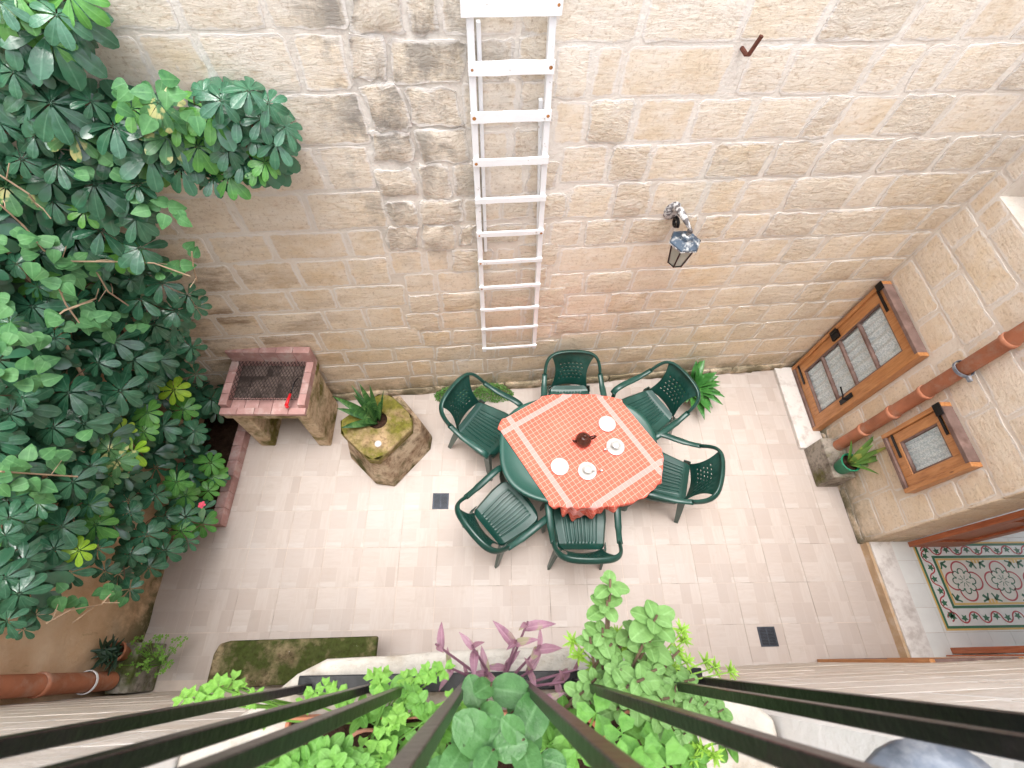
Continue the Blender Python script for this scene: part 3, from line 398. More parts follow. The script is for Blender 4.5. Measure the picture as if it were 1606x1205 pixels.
MT['dusk'] = leaf_mat('purple_leaf', (.17, .07, .105), (.28, .15, .19), .38, .45, trans=.2, edge=(.27, .25, .14), ns=2.5)
MT['darksucc'] = leaf_mat('dark_succulent_leaf', (.012, .040, .026), (.025, .06, .03), .4, .5, trans=.0)
MT['petal'] = simple('pink_petal', (.75, .10, .16), .6, .1)
def snake_mat():
    t = NT('banded_blade'); s = t.coord(sc=(1, 1, 1))
    w = t.noise(t.coord(sc=(6, 6, 34), offs=True), 1.3, 4, .6, .5)
    c = t.ramp(w, [(.4, (.016, .060, .016)), (.55, (.045, .12, .03)), (.68, (.11, .20, .06))])
    return t.out(c, .42, .3)
MT['snake'] = snake_mat()
MT['snake_y'] = leaf_mat('yellow_green_blade', (.06, .17, .03), (.13, .24, .05), .42, .4, trans=.1, edge=(.40, .42, .10), ns=12)

# ------------------------------------------------------------ geometry helpers
class G:
    def __init__(s): s.v = []; s.f = []; s.ribs = set()
    def add(s, vs_, fs):
        o = len(s.v); s.v += [tuple(v) for v in vs_]; s.f += [tuple(i + o for i in f) for f in fs]
    def box(s, x0, x1, y0, y1, z0, z1, M=None):
        vs_ = [Vector(p) for p in ((x0, y0, z0), (x1, y0, z0), (x1, y1, z0), (x0, y1, z0), (x0, y0, z1), (x1, y0, z1), (x1, y1, z1), (x0, y1, z1))]
        if M: vs_ = [M @ v for v in vs_]
        s.add(vs_, [(0, 3, 2, 1), (4, 5, 6, 7), (0, 1, 5, 4), (1, 2, 6, 5), (2, 3, 7, 6), (3, 0, 4, 7)])
        return s
    def tube(s, pts, r, n=8, cap=True, flat=1.0, up=None):
        pts = [Vector(p) for p in pts]; rs = r if isinstance(r, (list, tuple)) else [r] * len(pts)
        rings = []
        prev = None
        for i, p in enumerate(pts):
            t = (pts[min(i + 1, len(pts) - 1)] - pts[max(i - 1, 0)]).normalized()
            ref = Vector(up) if up else (prev if prev else (Vector((0, 0, 1)) if abs(t.z) < .9 else Vector((1, 0, 0))))
            a = t.cross(ref)
            if a.length < 1e-4: a = t.cross(Vector((0, 1, 0)))
            a.normalize(); b = a.cross(t).normalized(); prev = b
            rr = rs[i]
            rings.append([p + a * (math.cos(k * 2 * math.pi / n) * rr) + b * (math.sin(k * 2 * math.pi / n) * rr * flat) for k in range(n)])
        vs_ = [v for q in rings for v in q]; fs = []
        for i in range(len(pts) - 1):
            for k in range(n):
                fs.append((i * n + k, i * n + (k + 1) % n, (i + 1) * n + (k + 1) % n, (i + 1) * n + k))
        if cap:
            fs.append(tuple(range(n - 1, -1, -1))); fs.append(tuple((len(pts) - 1) * n + k for k in range(n)))
        s.add(vs_, fs); return s
    def lathe(s, prof, n=20, M=None, cap=False):
        vs_ = []
        for r_, z_ in prof:
            for k in range(n):
                a = k * 2 * math.pi / n; v = Vector((r_ * math.cos(a), r_ * math.sin(a), z_)); vs_.append(M @ v if M else v)
        fs = []
        for i in range(len(prof) - 1):
            for k in range(n): fs.append((i * n + k, i * n + (k + 1) % n, (i + 1) * n + (k + 1) % n, (i + 1) * n + k))
        if cap: fs.append(tuple(range(n - 1, -1, -1))); fs.append(tuple((len(prof) - 1) * n + k for k in range(n)))
        s.add(vs_, fs); return s
    def prism(s, poly, z0, z1, M=None):
        n = len(poly); vs_ = [Vector((x, y, z0)) for x, y in poly] + [Vector((x, y, z1)) for x, y in poly]
        if M: vs_ = [M @ v for v in vs_]
        s.add(vs_, [tuple(range(n - 1, -1, -1)), tuple(range(n, 2 * n))] + [(k, (k + 1) % n, n + (k + 1) % n, n + k) for k in range(n)])
        return s
    def grid(s, fn, nu, nv, skip=None):
        vs_ = [fn(i / nu, j / nv) for j in range(nv + 1) for i in range(nu + 1)]; w = nu + 1
        s.add(vs_, [(j * w + i, j * w + i + 1, (j + 1) * w + i + 1, (j + 1) * w + i) for j in range(nv) for i in range(nu) if not (skip and skip(i, j))])
        return s
    def mesh(s, name):
        me = bpy.data.meshes.new(name); me.from_pydata([tuple(v) for v in s.v], [], s.f); me.update()
        if s.ribs:
            at = me.attributes.new('rib', 'FLOAT', 'POINT'); at.data.foreach_set('value', [1.0 if i in s.ribs else 0.0 for i in range(len(s.v))])
        return me
    def obj(s, name, mat, parent=None, smooth=False, loc=None, bevel=0, solid=0, seg=2, rot=None):
        me = s.mesh(name); o = bpy.data.objects.new(name, me); col.objects.link(o)
        if mat: me.materials.append(mat)
        if parent: o.parent = parent
        if loc is not None: o.location = loc
        if rot is not None: o.rotation_euler = rot
        bm = bmesh.new(); bm.from_mesh(me)
        bmesh.ops.recalc_face_normals(bm, faces=bm.faces) if not (solid or name == 'stone') else None
        bm.to_mesh(me); bm.free()
        if smooth:
            for p in me.polygons: p.use_smooth = True
        if solid:
            m = o.modifiers.new('solid', 'SOLIDIFY'); m.thickness = solid; m.offset = 0
        if bevel:
            m = o.modifiers.new('bevel', 'BEVEL'); m.width = bevel; m.segments = seg; m.limit_method = 'ANGLE'; m.angle_limit = R(35)
        return o

def tag(o, label=None, cat=None, group=None, kind=None):
    if label: o['label'] = label
    if cat: o['category'] = cat
    if group: o['group'] = group
    if kind: o['kind'] = kind
    return o
def empty(name, loc=(0, 0, 0), rz=0, label=None, cat=None, group=None, kind=None):
    o = bpy.data.objects.new(name, None); col.objects.link(o); o.location = loc; o.rotation_euler = (0, 0, rz)
    o.empty_display_size = .1
    return tag(o, label, cat, group, kind)
def copy_tree(o, parent=None):
    c = o.copy(); col.objects.link(c); c.parent = parent
    for ch in list(o.children): copy_tree(ch, c)
    return c
def share(src, name, parent, loc, rot=(0, 0, 0), sc=(1, 1, 1), mat=None):
    o = bpy.data.objects.new(name, src); col.objects.link(o); o.parent = parent
    o.location = loc; o.rotation_euler = rot; o.scale = sc
    return o

# ------------------------------------------------------------ floor of glazed tiles
floor = G().box(-3.4, 3.50, -.6, 3.0, -.12, -.0035).obj('ground', MT['grout'])
tag(floor, kind='structure')
tm = G().box(-.1646, .1646, -.1646, .1646, -.006, 0).mesh('tile'); tm.materials.append(MT['tile'])
for i in range(-9, 11):
    for j in range(-4, 6):
        cx = -2.138 + .3335 * (i + 6) + .1667; cy = 1.235 + .3335 * (j + .0) + .1667
        if cx < -2.86 or cx > 3.5 or cy < -.25 or cy > 2.55 + .085 * cx + .12: continue
        if cx < -2.47 and 1.15 < cy < 2.4: continue
        share(tm, 'tile', floor, (cx, cy, rnd.uniform(-.0006, .0006)), (rnd.uniform(-.0015, .0015), rnd.uniform(-.0015, .0015), rnd.uniform(-.002, .002)))

# ------------------------------------------------------------ walls
def stone_mesh(w, h, d, rough, rr):
    """uneven block: front at y=-d, lying in x/z, w by h, with a wandering outline"""
    NXs, NZs = 7, 5
    g = G(); ex = min(.2, .022 / w); ez = min(.22, .022 / h)
    sx = [0, ex, .27, .5, .73, 1 - ex, 1]; sz = [0, ez, .5, 1 - ez, 1]
    amp = [.001, .003, .006, .012][rough]; ej = [.003, .007, .011, .015][rough]
    rad = rr.uniform(.003, .011)
    sk = rr.uniform(-1, 1) * ej * 1.2; sk2 = rr.uniform(-1, 1) * ej
    of = [rr.uniform(-ej, ej) for _ in range(24)]
    vs_ = []
    for j in range(NZs):
        for i in range(NXs):
            x = (sx[i] - .5) * w; z = (sz[j] - .5) * h
            ox = of[j] * (1 if i == 0 else 0) + of[6 + j] * (1 if i == NXs - 1 else 0)
            oz = of[12 + i % 6] * (1 if j == 0 else 0) + of[18 + i % 6] * (1 if j == NZs - 1 else 0)
            if i in (0, NXs - 1) and j in (0, NZs - 1): x -= math.copysign(rad, x); z -= math.copysign(rad, z)
            edge = i in (0, NXs - 1) or j in (0, NZs - 1)
            x += ox + sk * (sz[j] - .5) * 2; z += oz + sk2 * (sx[i] - .5) * .8
            y = -d * (.65 if edge else 1) + rr.uniform(-amp, amp) * (.3 if edge else 1)
            vs_.append((x, y, z))
    W = NXs
    fs = [(j * W + i, j * W + i + 1, (j + 1) * W + i + 1, (j + 1) * W + i) for j in range(NZs - 1) for i in range(NXs - 1)]
    per = list(range(W)) + [j * W + W - 1 for j in range(1, NZs)] + [(NZs - 1) * W + i for i in range(W - 2, -1, -1)] + [j * W for j in range(NZs - 2, 0, -1)]
    n0 = len(vs_)
    m = len(per)
    for k in per: x, y, z = vs_[k]; vs_.append((x, y, z))
    for k in per: x, y, z = vs_[k]; vs_.append((x * 1.01, .03, z * 1.01))
    for k in range(m): fs.append((n0 + k, n0 + m + k, n0 + m + (k + 1) % m, n0 + (k + 1) % m))
    g.add(vs_, fs)
    ps = set(per)
    g.edge = [1.0 if k in ps else 0.0 for k in range(n0)] + [1.0] * (2 * m)
    return g
def edges(o, vals):
    at = o.data.attributes.new('edge', 'FLOAT', 'POINT'); at.data.foreach_set('value', vals)
    return o
def lay(parent, list_, joint=.019, dmul=1.0):
    rr = random.Random(5)
    for a, b, z0, z1, k in list_:
        w = b - a - joint * rr.uniform(.8, 1.9); h = z1 - z0 - joint * rr.uniform(.8, 1.6)
        if w < .05 or h < .05: continue
        d = [.002, .004, .007, .012][k] * dmul
        g = stone_mesh(w, h, d, k, rr)
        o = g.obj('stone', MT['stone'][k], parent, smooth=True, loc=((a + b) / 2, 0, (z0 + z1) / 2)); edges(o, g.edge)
def cut(list_, holes):
    out = []
    for a, b, z0, z1, k in list_:
        segs = [(a, b, z0, z1)]
        for ha, hb, hz0, hz1 in holes:
            ns = []
            for (p, q, y0, y1) in segs:
                if q <= ha or p >= hb or y1 <= hz0 or y0 >= hz1: ns.append((p, q, y0, y1)); continue
                if ha - p > .07: ns.append((p, ha, y0, y1))
                if q - hb > .07: ns.append((hb, q, y0, y1))
                c, d_ = max(p, ha), min(q, hb)
                if y1 - hz1 > .06: ns.append((c, d_, hz1, y1))
                if hz0 - y0 > .06: ns.append((c, d_, y0, hz0))
            segs = ns
        out += [(p, q, y0, y1, k) for p, q, y0, y1 in segs]
    return out
def upper_stuff(parent, a, b, z0, z1, seed):
    rr = random.Random(seed); g = G(); z = z0; ed_ = []
    while z < z1 - .1:
        h = rr.uniform(.26, .31); x = a + rr.uniform(.2, .5)
        xs = [a]
        while x < b - .2: xs.append(x); x += rr.uniform(.35, .6)
        xs.append(b)
        for p, q in zip(xs[:-1], xs[1:]):
            m = stone_mesh(q - p - .02, h - .02, .01, 1, rr)
            o = len(g.v); g.v += [(v[0] + (p + q) / 2, v[1], v[2] + z + h / 2) for v in m.v]; g.f += [tuple(i + o for i in f) for f in m.f]; ed_ += m.edge
        z += h
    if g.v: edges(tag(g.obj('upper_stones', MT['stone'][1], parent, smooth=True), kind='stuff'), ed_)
def courses(a, b, zs, seed, wmin=.3, wmax=.55, kinds=(0, 1, 1, 1, 2)):
    rr = random.Random(seed); out = []
    for z0, z1 in zip(zs[:-1], zs[1:]):
        x = a; first = True
        while x < b - .01:
            w = rr.uniform(wmin, wmax) * (rr.uniform(.45, 1) if first else 1); first = False
            if b - (x + w) < wmin * .6: w = b - x
            w = min(w, b - x)
            out.append((x, x + w, z0, z1, rr.choice(kinds))); x += w
    return out
ANG = math.atan(.085)
TOP = 4.75
back = empty('stone_wall', (0, 2.55, 0), ANG, 'tall limestone back wall carrying the white ladder, the lantern and the iron hook', 'wall')
G().box(-3.05, 3.9, 0, .45, -.1, TOP).obj('mortar_bed', MT['mortar'], back)
lay(back, BACK_STONES)
upper_stuff(back, -2.8, 3.44, 3.69, TOP, 3)
# ragged footing stones along the ground
rr = random.Random(8)
x = -2.3
while x < 3.2:
    w = rr.uniform(.25, .55)
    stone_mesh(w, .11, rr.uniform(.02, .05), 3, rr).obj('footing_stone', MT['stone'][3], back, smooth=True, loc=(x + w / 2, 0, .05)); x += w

# right wall (faces -X): local x runs from the back corner towards the camera
ZR = [.10, .36, .64, .94, 1.21, 1.485, 1.755, 2.03, 2.28, 2.57, 2.835, 3.10, 3.365, 3.65]
XR = 3.46; YB = 2.845
right = empty('stone_wall', (XR, YB, 0), -math.pi / 2, 'house wall of limestone blocks with the wooden window and terracotta downpipe', 'wall')
def R2(y0, y1): return (YB - y1, YB - y0)       # world y range -> local x range
g = G()
for (y0, y1, z0, z1) in ((.90, 2.9, -.1, 2.25), (-.16, 2.9, 2.25, 2.47), (2.70, 2.9, 2.47, 3.4), (-.16, 1.95, 2.47, 3.4), (-.16, 2.9, 3.4, TOP)):
    a, b = R2(y0, y1); g.box(a, b, 0, .40, z0, z1)
g.obj('mortar_bed', MT['mortar'], right)
st = courses(0, YB - .90, [0.0] + ZR[:9], 21, .34, .62, (0, 1, 1, 1)) + courses(0, YB + .1, ZR[8:], 22, .36, .6, (0, 0, 1, 1))
bw_ = R2(2.02, 2.84); sw = R2(1.13, 1.645); uw = R2(1.95, 2.70); dr = R2(-.2, .90)
st = cut(st, [(bw_[0], bw_[1], 0, 1.50), (sw[0], sw[1], .84, 1.475), (uw[0], uw[1], 2.47, 3.4), (dr[0], dr[1], 0, 2.25)])
lay(right, st)
rr = random.Random(77)
for z0, z1 in zip(([.0] + ZR)[:9], ZR[:8] + [2.25]):           # quoin blocks lining the doorway
    xm = rr.choice((.17, .40, .40, .25))
    for p, q in ((.0, xm), (xm, .40)):
        if q - p < .05: continue
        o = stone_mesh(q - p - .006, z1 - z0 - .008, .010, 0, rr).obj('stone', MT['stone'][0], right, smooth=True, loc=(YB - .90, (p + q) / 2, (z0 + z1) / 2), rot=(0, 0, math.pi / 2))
# upper window set deep in its opening
upw = empty('window', (3.80, 2.325, 2.47), 0, 'upper window recessed in the house wall at the right edge', 'window')
G().box(0, .05, -.375, -.30, 0, .93).box(0, .05, .30, .375, 0, .93).box(0, .05, -.3, .3, 0, .07).box(0, .05, -.3, .3, .86, .93).obj('frame', MT['wood'], upw, bevel=.004)
G().box(.02, .025, -.3, .3, .07, .86).obj('pane', MT['pane'], upw)
G().box(.035, .045, -.3, .3, .07, .86).obj('curtain', MT['lace'], upw)

# near wall (faces +Y) under the balcony
near = empty('stone_wall', (0, -.12, 0), math.pi + math.atan(.022), 'pale limestone wall directly under the balcony railing', 'wall')
g = G()
g.box(-3.9, 3.3, 0, .5, -.1, 3.36); g.box(-3.9, -.58, 0, .5, 3.36, TOP); g.box(.58, 3.3, 0, .5, 3.36, TOP)
g.obj('mortar_bed', MT['pale_mortar'], near)
st = courses(-3.44, 2.95, [0.0] + ZR + [3.93, 4.2, 4.5], 31, .5, .85, (0, 0, 1))
st = cut(st, [(-.62, .62, 3.30, 6), (-3.44, -2.72, .0, 1.25)])
lay(near, st, dmul=.7)
for o_ in near.children:
    if o_.name.startswith('stone'): o_.data.materials[0] = MT['pale']

# left plastered wall
g = G()
def lw(u, v):
    y = -.3 + 3.0 * u; z = -.1 + (TOP + .1) * v
    return (-2.83 + .03 * noise.noise(Vector((y * 1.3, z * 1.3, 3))) + .012 * noise.noise(Vector((y * 5, z * 5, 9))) + .05 * max(0, .5 - z) ** 2, y, z)
g.grid(lw, 60, 90)
o = g.obj('plastered_wall', MT['plaster'], smooth=True)
tag(o, 'ochre plastered wall behind the climbing foliage on the left', 'wall')
m = G().box(-3.3, -2.9, -.7, 3.0, -.1, TOP).obj('wall_core', MT['plaster'], o)

# ------------------------------------------------------------ interior room behind the doorway
ifl = G().box(3.86, 6.6, -.3, 2.3, -.1, .0965).box(3.705, 3.86, -.10, .899, -.1, .0965).obj('room_floor', MT['grout'])
tag(ifl, kind='structure')
T = .195
wt = G().box(-T / 2 + .0012, T / 2 - .0012, -T / 2 + .0012, T / 2 - .0012, -.004, 0).mesh('tile'); wt.materials.append(MT['white_tile'])
for i in range(-1, 12):
    for j in range(-1, 11):
        x = 3.87 + T * (i + .5); y = .142 + T * (j - .5)
        if i == -1 and not (0 <= j <= 4): continue
        if y < -.25 or y > 2.1: continue
        share(wt, 'tile', ifl, (x, y, .1005))
for j in (0, 4):
    pass
room = empty('room_walls', (0, 0, 0)); tag(room, kind='structure')
G().box(3.862, 6.6, -.55, -.2, -.1, 2.85).obj('side_wall', MT['interior'], room)
G().box(3.862, 6.6, 2.2, 2.5, -.1, 2.85).obj('side_wall', MT['interior'], room)
G().box(3.862, 6.6, -.2, 2.2, 2.6, 2.85).obj('ceiling', MT['interior'], room)
G().box(6.4, 6.6, -.2, .1, .1, 2.6).box(6.4, 6.6, 1.9, 2.2, .1, 2.6).box(6.4, 6.6, .1, 1.9, 2.3, 2.6).obj('end_wall', MT['interior'], room)  # unseen end wall, its wide opening added to let daylight into the room
# carpet of patterned cement tiles, laid as thin inlays in the white tiles
ZP = .1012
def strip(g, x0, x1, y0, y1, dz=0): g.box(x0, x1, y0, y1, ZP - .0006, ZP + dz)
carpet = empty('patterned_tiles', (0, 0, 0)); carpet.parent = ifl
X0, X1, Y0, Y1 = 3.895, 6.3, .155, .885
def frame_lines(g, x0, y0, y1, w, dz=0):
    strip(g, x0, X1, y0, y0 + w, dz); strip(g, x0, X1, y1 - w, y1, dz); strip(g, x0, x0 + w, y0 + w, y1 - w, dz)
g = G(); frame_lines(g, X0, Y0, Y1, .015, .0002); frame_lines(g, X0 + .164, Y0 + .197, Y1 - .144, .017, .0002)
g.obj('yellow_line', MT['pattern_yellow'], carpet)
g = G(); frame_lines(g, X0 + .0152, Y0 + .0152, Y1 - .0152, .020, .0002); frame_lines(g, X0 + .140, Y0 + .171, Y1 - .120, .022, .0002)
g.obj('green_line', MT['pattern_green'], carpet)
def ribbon(g, pts, w, z=ZP + .0005, closed=False):
    n = len(pts); vs_ = []
    for i, p in enumerate(pts):
        a = Vector(pts[(i - 1) % n] if closed or i > 0 else pts[i]); b = Vector(pts[(i + 1) % n] if closed or i < n - 1 else pts[i])
        t = (b - a).normalized(); nn = Vector((-t.y, t.x)) * w / 2
        vs_ += [(p[0] + nn.x, p[1] + nn.y, z), (p[0] - nn.x, p[1] - nn.y, z)]
    g.add(vs_, [(2 * i, 2 * i + 1, (2 * i + 3) % (2 * n), (2 * i + 2) % (2 * n)) for i in range(n if closed else n - 1)])
def star(g, cx, cy, r, a0, z=ZP + .0006):
    pts = []
    for k in range(10):
        a = a0 + k * math.pi / 5; rr_ = r if k % 2 == 0 else r * .48
        pts.append((cx + rr_ * math.cos(a), cy + rr_ * math.sin(a), z))
    g.add(pts + [(cx, cy, z)], [(k, (k + 1) % 10, 10) for k in range(10)])
g = G(); g.box(X0 + .18, X1, Y0 + .215, Y1 - .162, ZP - .0008, ZP - .0002); g.obj('cream_ground', MT['cream_tile'], carpet)
gr = G(); gg = G()
def wavy(ax, fixed, s0, s1, amp, pitch):
    n = int((s1 - s0) / .006); P_ = []
    for i in range(n + 1):
        s_ = s0 + (s1 - s0) * i / n
        ph = (s_ - s0) / pitch * math.pi
        o_ = amp * math.copysign(abs(math.sin(ph)) ** .6, math.sin(ph))
        P_.append((s_, fixed + o_) if ax == 'x' else (fixed + o_, s_))
    ribbon(gr, P_, .0115)
    k = 0; s_ = s0 + pitch / 2
    while s_ < s1:
        o_ = amp * .25 * (-1 if k % 2 else 1)
        if ax == 'x': star(gg, s_, fixed + o_ * .6, .034, rnd.uniform(0, 1))
        else: star(gg, fixed + o_ * .6, s_, .034, rnd.uniform(0, 1))
        k += 1; s_ += pitch
wavy('x', Y0 + .10, X0 + .06, X1, .042, .0975)
wavy('x', Y1 - .075, X0 + .06, X1, .036, .0975)
wavy('y', X0 + .086, Y0 + .07, Y1 - .06, .036, .0975)
# medallions
for k in range(6):
    cx, cy = 4.245 + .365 * k, .548
    P_ = []
    for i in range(72):
        a = i * 2 * math.pi / 72; rr_ = .098 + .066 * abs(math.cos(2 * a)) ** .8
        P_.append((cx + rr_ * math.cos(a), cy + rr_ * math.sin(a)))
    ribbon(gr, P_, .013, closed=True)
    for q in range(8):
        a = q * math.pi / 4
        rr_ = .078; c0 = Vector((cx + rr_ * math.cos(a), cy + rr_ * math.sin(a)))
        for sgn in (-1, 1):
            pts = [(c0.x + .026 * math.cos(a + sgn * b), c0.y + .026 * math.sin(a + sgn * b)) for b in [x_ * .28 for x_ in range(-2, 9)]]
            ribbon(gg, pts, .009)
        pts = [(cx + r_ * math.cos(a + math.pi / 8), cy + r_ * math.sin(a + math.pi / 8)) for r_ in (.015, .05)]
        ribbon(gg, pts, .006)
    for sx in (-1, 1):
        for sy in (-1, 1):
            bx, by = cx + sx * .15, cy + sy * .155
            for q in range(3):
                a = math.atan2(-sy, -sx) + (q - 1) * .75
                pts = [(bx + r_ * math.cos(a + r_ * 6 * (q - 1)), by + r_ * math.sin(a + r_ * 6 * (q - 1))) for r_ in (.0, .02, .04, .055)]
                ribbon(gg, pts, .024 if q == 1 else .014)
gy = G()
for k in range(6):
    for sy in (-1, 1):
        for q in (-1, 0, 1): strip(gy, 4.245 + .365 * k + .1825 + q * .03 - .011, 4.245 + .365 * k + .1825 + q * .03 + .011, .548 + sy * .168 - .02, .548 + sy * .168 + .02, .0001)
gr.obj('red_scroll', MT['pattern_red'], carpet); gg.obj('green_scroll', MT['pattern_green'], carpet); gy.obj('yellow_block', MT['pattern_yellow'], carpet)

# threshold step of the doorway
G().box(0, .025, -.06, .899, 0, .088).obj('riser', MT['tan_stone'], None, loc=(3.478, 0, 0))
step = bpy.data.objects['riser']; step.name = 'door_step'; tag(step, 'worn marble doorstep of the open doorway, with a tan stone riser', 'step')
G().box(.0265, .226, -.07, .899, 0, .1015).obj('tread', MT['marble'], step, bevel=.006)
slab = G().box(0, .265, 0, .97, 0, .045).obj('step_slab', MT['marble'], loc=(3.185, 1.845, 0), bevel=.006)
tag(slab, 'flat pale marble slab on the floor under the wooden garden window', 'slab')

# doors of the doorway
def door(y, sgn, label, x0=3.86, z1=2.2, dx=.48):
    d = empty('door', (x0, y, .103), 0, label, 'door')
    t_ = .045
    g = G(); g.box(0, .075, 0, t_ * sgn, 0, z1).box(dx - .09, dx, 0, t_ * sgn, 0, z1).box(.075, dx - .09, 0, t_ * sgn, 0, .22).box(.075, dx - .09, 0, t_ * sgn, z1 - .12, z1).box(.075, dx - .09, 0, t_ * sgn, .85, .93)
    g.obj('leaf_frame', MT['red_wood'], d, bevel=.004)
    G().box(.075, dx - .09, .018 * sgn, .026 * sgn, .22, .85).obj('panel', MT['red_wood'], d)
    G().box(.075, dx - .09, .02 * sgn, .024 * sgn, .93, z1 - .12).obj('pane', MT['pane'], d)
    g = G()
    for z_ in (1.05, 1.3, 1.55, 1.8):
        for s_ in (-1, 1):
            pts = [(.23 + s_ * (.05 + .045 * math.cos(a)), .008 * sgn, z_ + .045 * math.sin(a)) for a in [x_ * .5 for x_ in range(0, 11)]]
            g.tube(pts, .005, 6)
    g.obj('iron_scroll', MT['black_iron'], d)
    return d
door(.842, 1, 'open red-brown door leaf folded back against the stone jamb')
door(.028, -1, 'open red-brown door leaf on the near side of the doorway, seen edge on')
fr = G().box(0, .05, 0, .05, 0, 2.12).obj('door_post', MT['red_wood'], loc=(3.80, -.075, .102), bevel=.003)
tag(fr, 'slim red-brown door post against the near jamb of the doorway', 'door post')

# ------------------------------------------------------------ wooden casement windows on the right wall
def casement(x, y0, y1, z0, z1, nm, label, cat='window'):
    """window facing -X, its back on the wall at x"""
    w = empty(nm, (x, (y0 + y1) / 2, z0), 0, label, cat)
    hw = (y1 - y0) / 2; h = z1 - z0
    for (a, b, c, d_) in ((-hw, -hw + .035, 0, h), (hw - .035, hw, 0, h), (-hw + .035, hw - .035, 0, .035), (-hw + .035, hw - .035, h - .035, h)):
        G().box(-.085, 0, a, b, c, d_).obj('frame', MT['grey_wood'] if c > .5 or b - a > .1 else MT['wood'], w, bevel=.004)
    s = .095 if h > 1 else .08
    a0, a1, c0, c1 = -hw + .038, hw - .038, .038, h - .038
    for nm2, bx in (('stile', (a0, a0 + s, c0, c1)), ('stile', (a1 - s, a1, c0, c1)), ('rail', (a0 + s, a1 - s, c0, c0 + s * 1.15)), ('rail', (a0 + s, a1 - s, c1 - s, c1))):
        G().box(-.066, -.022, *bx).obj(nm2, MT['wood'], w, bevel=.004)
    # weathered bead round the glass
    b0, b1, e0, e1 = a0 + s, a1 - s, c0 + s * 1.15, c1 - s
    G().box(-.060, -.03, b0, b0 + .012, e0, e1).box(-.060, -.03, b1 - .012, b1, e0, e1).box(-.060, -.03, b0 + .012, b1 - .012, e0, e0 + .012).box(-.060, -.03, b0 + .012, b1 - .012, e1 - .012, e1).obj('bead', MT['grey_wood'], w)
    n = 4 if h > 1 else 1
    ph = (e1 - e0 - .024) / n
    for k in range(n):
        q0 = e0 + .012 + k * ph
        G().box(-.042, -.038, b0 + .012, b1 - .012, q0 + .008, q0 + ph - .008).obj('pane', MT['pane'], w)
        if k: G().box(-.062, -.026, b0 + .012, b1 - .012, q0 - .012, q0 + .012).obj('muntin', MT['grey_wood'], w, bevel=.003)
    g = G()
    g.grid(lambda u, v: (-.020 + .013 * math.sin(u * 26 + 1.2 * math.sin(v * 2) + u * u * 14), b0 - .02 + (b1 - b0 + .04) * u, e0 - .02 + (e1 - e0 + .04) * v), 90, 6)
    g.obj('curtain', MT['lace'], w, smooth=True)
    return w
WX = XR - .004
W1 = casement(WX, 2.03, 2.80, .046, 1.50, 'window', 'tall wooden casement window with four stacked panes and lace curtain')
hwm = (2.80 - 2.03) / 2
def hinge(parent, y, z, ly, lz): return G().box(-.074, -.066, y - ly / 2, y + ly / 2, z - lz / 2, z + lz / 2).obj('hinge', MT['black_iron'], parent, bevel=.002)
hinge(W1, hwm - .14, 1.365, .24, .028); hinge(W1, hwm - .14, .10, .24, .028)
G().box(-.098, -.085, hwm - .07, hwm, 1.38, 1.454).obj('bracket', MT['black_iron'], W1, bevel=.003)
g = G().box(-.088, -.0665, hwm - .12, hwm - .02, .70, .80).tube([(-.088, hwm - .06, .72), (-.088, hwm - .06, .79)], .009, 8); g.obj('latch', MT['black_iron'], W1)
g = G().box(-.076, -.067, -hwm + .06, -hwm + .105, .48, .66).tube([(-.076, -hwm + .08, .57), (-.11, -hwm + .08, .575), (-.115, -hwm + .10, .60), (-.112, -hwm + .19, .61)], .008, 8)
g.obj('handle', MT['black_iron'], W1)
W2 = casement(WX, 1.125, 1.635, .84, 1.475, 'window', 'small square wooden casement window beside the terracotta downpipe')
hinge(W2, .13, .565, .22, .024); hinge(W2, .13, .09, .22, .024)
G().box(-.098, -.085, .16, .255, .57, .635).obj('bracket', MT['black_iron'], W2, bevel=.003)
# wooden casement low in the near wall, seen edge on
W3 = casement(0, -.31, .31, .02, 1.22, 'window', 'wooden casement flat in the near wall beside the doorway, seen edge on')
W3.location = (3.05, -.122, .02); W3.rotation_euler = (0, 0, -math.pi / 2)

# ------------------------------------------------------------ planting bed, foliage
bed = empty('planting_bed', (-2.62, 1.75, 0), 0, 'raised soil bed behind the pink tiled kerb under the foliage', 'planting bed')
G().grid(lambda u, v: (-.24 + .44 * u, -.62 + 1.25 * v, .085 + .02 * noise.noise(Vector((u * 5, v * 9, 1)))), 14, 30).obj('soil', MT['soil'], bed, smooth=True)
for k in range(8):
    G().box(-.045, .045, 0, .148, 0, .12 + rnd.uniform(-.003, .003)).obj('kerb_tile', MT['pink_tile'], bed, bevel=.006, loc=(.19, -.66 + .15 * k, 0))
G().box(-.24, .145, -.66, -.60, 0, .12).obj('end_kerb', MT['pink_tile'], bed, bevel=.006)

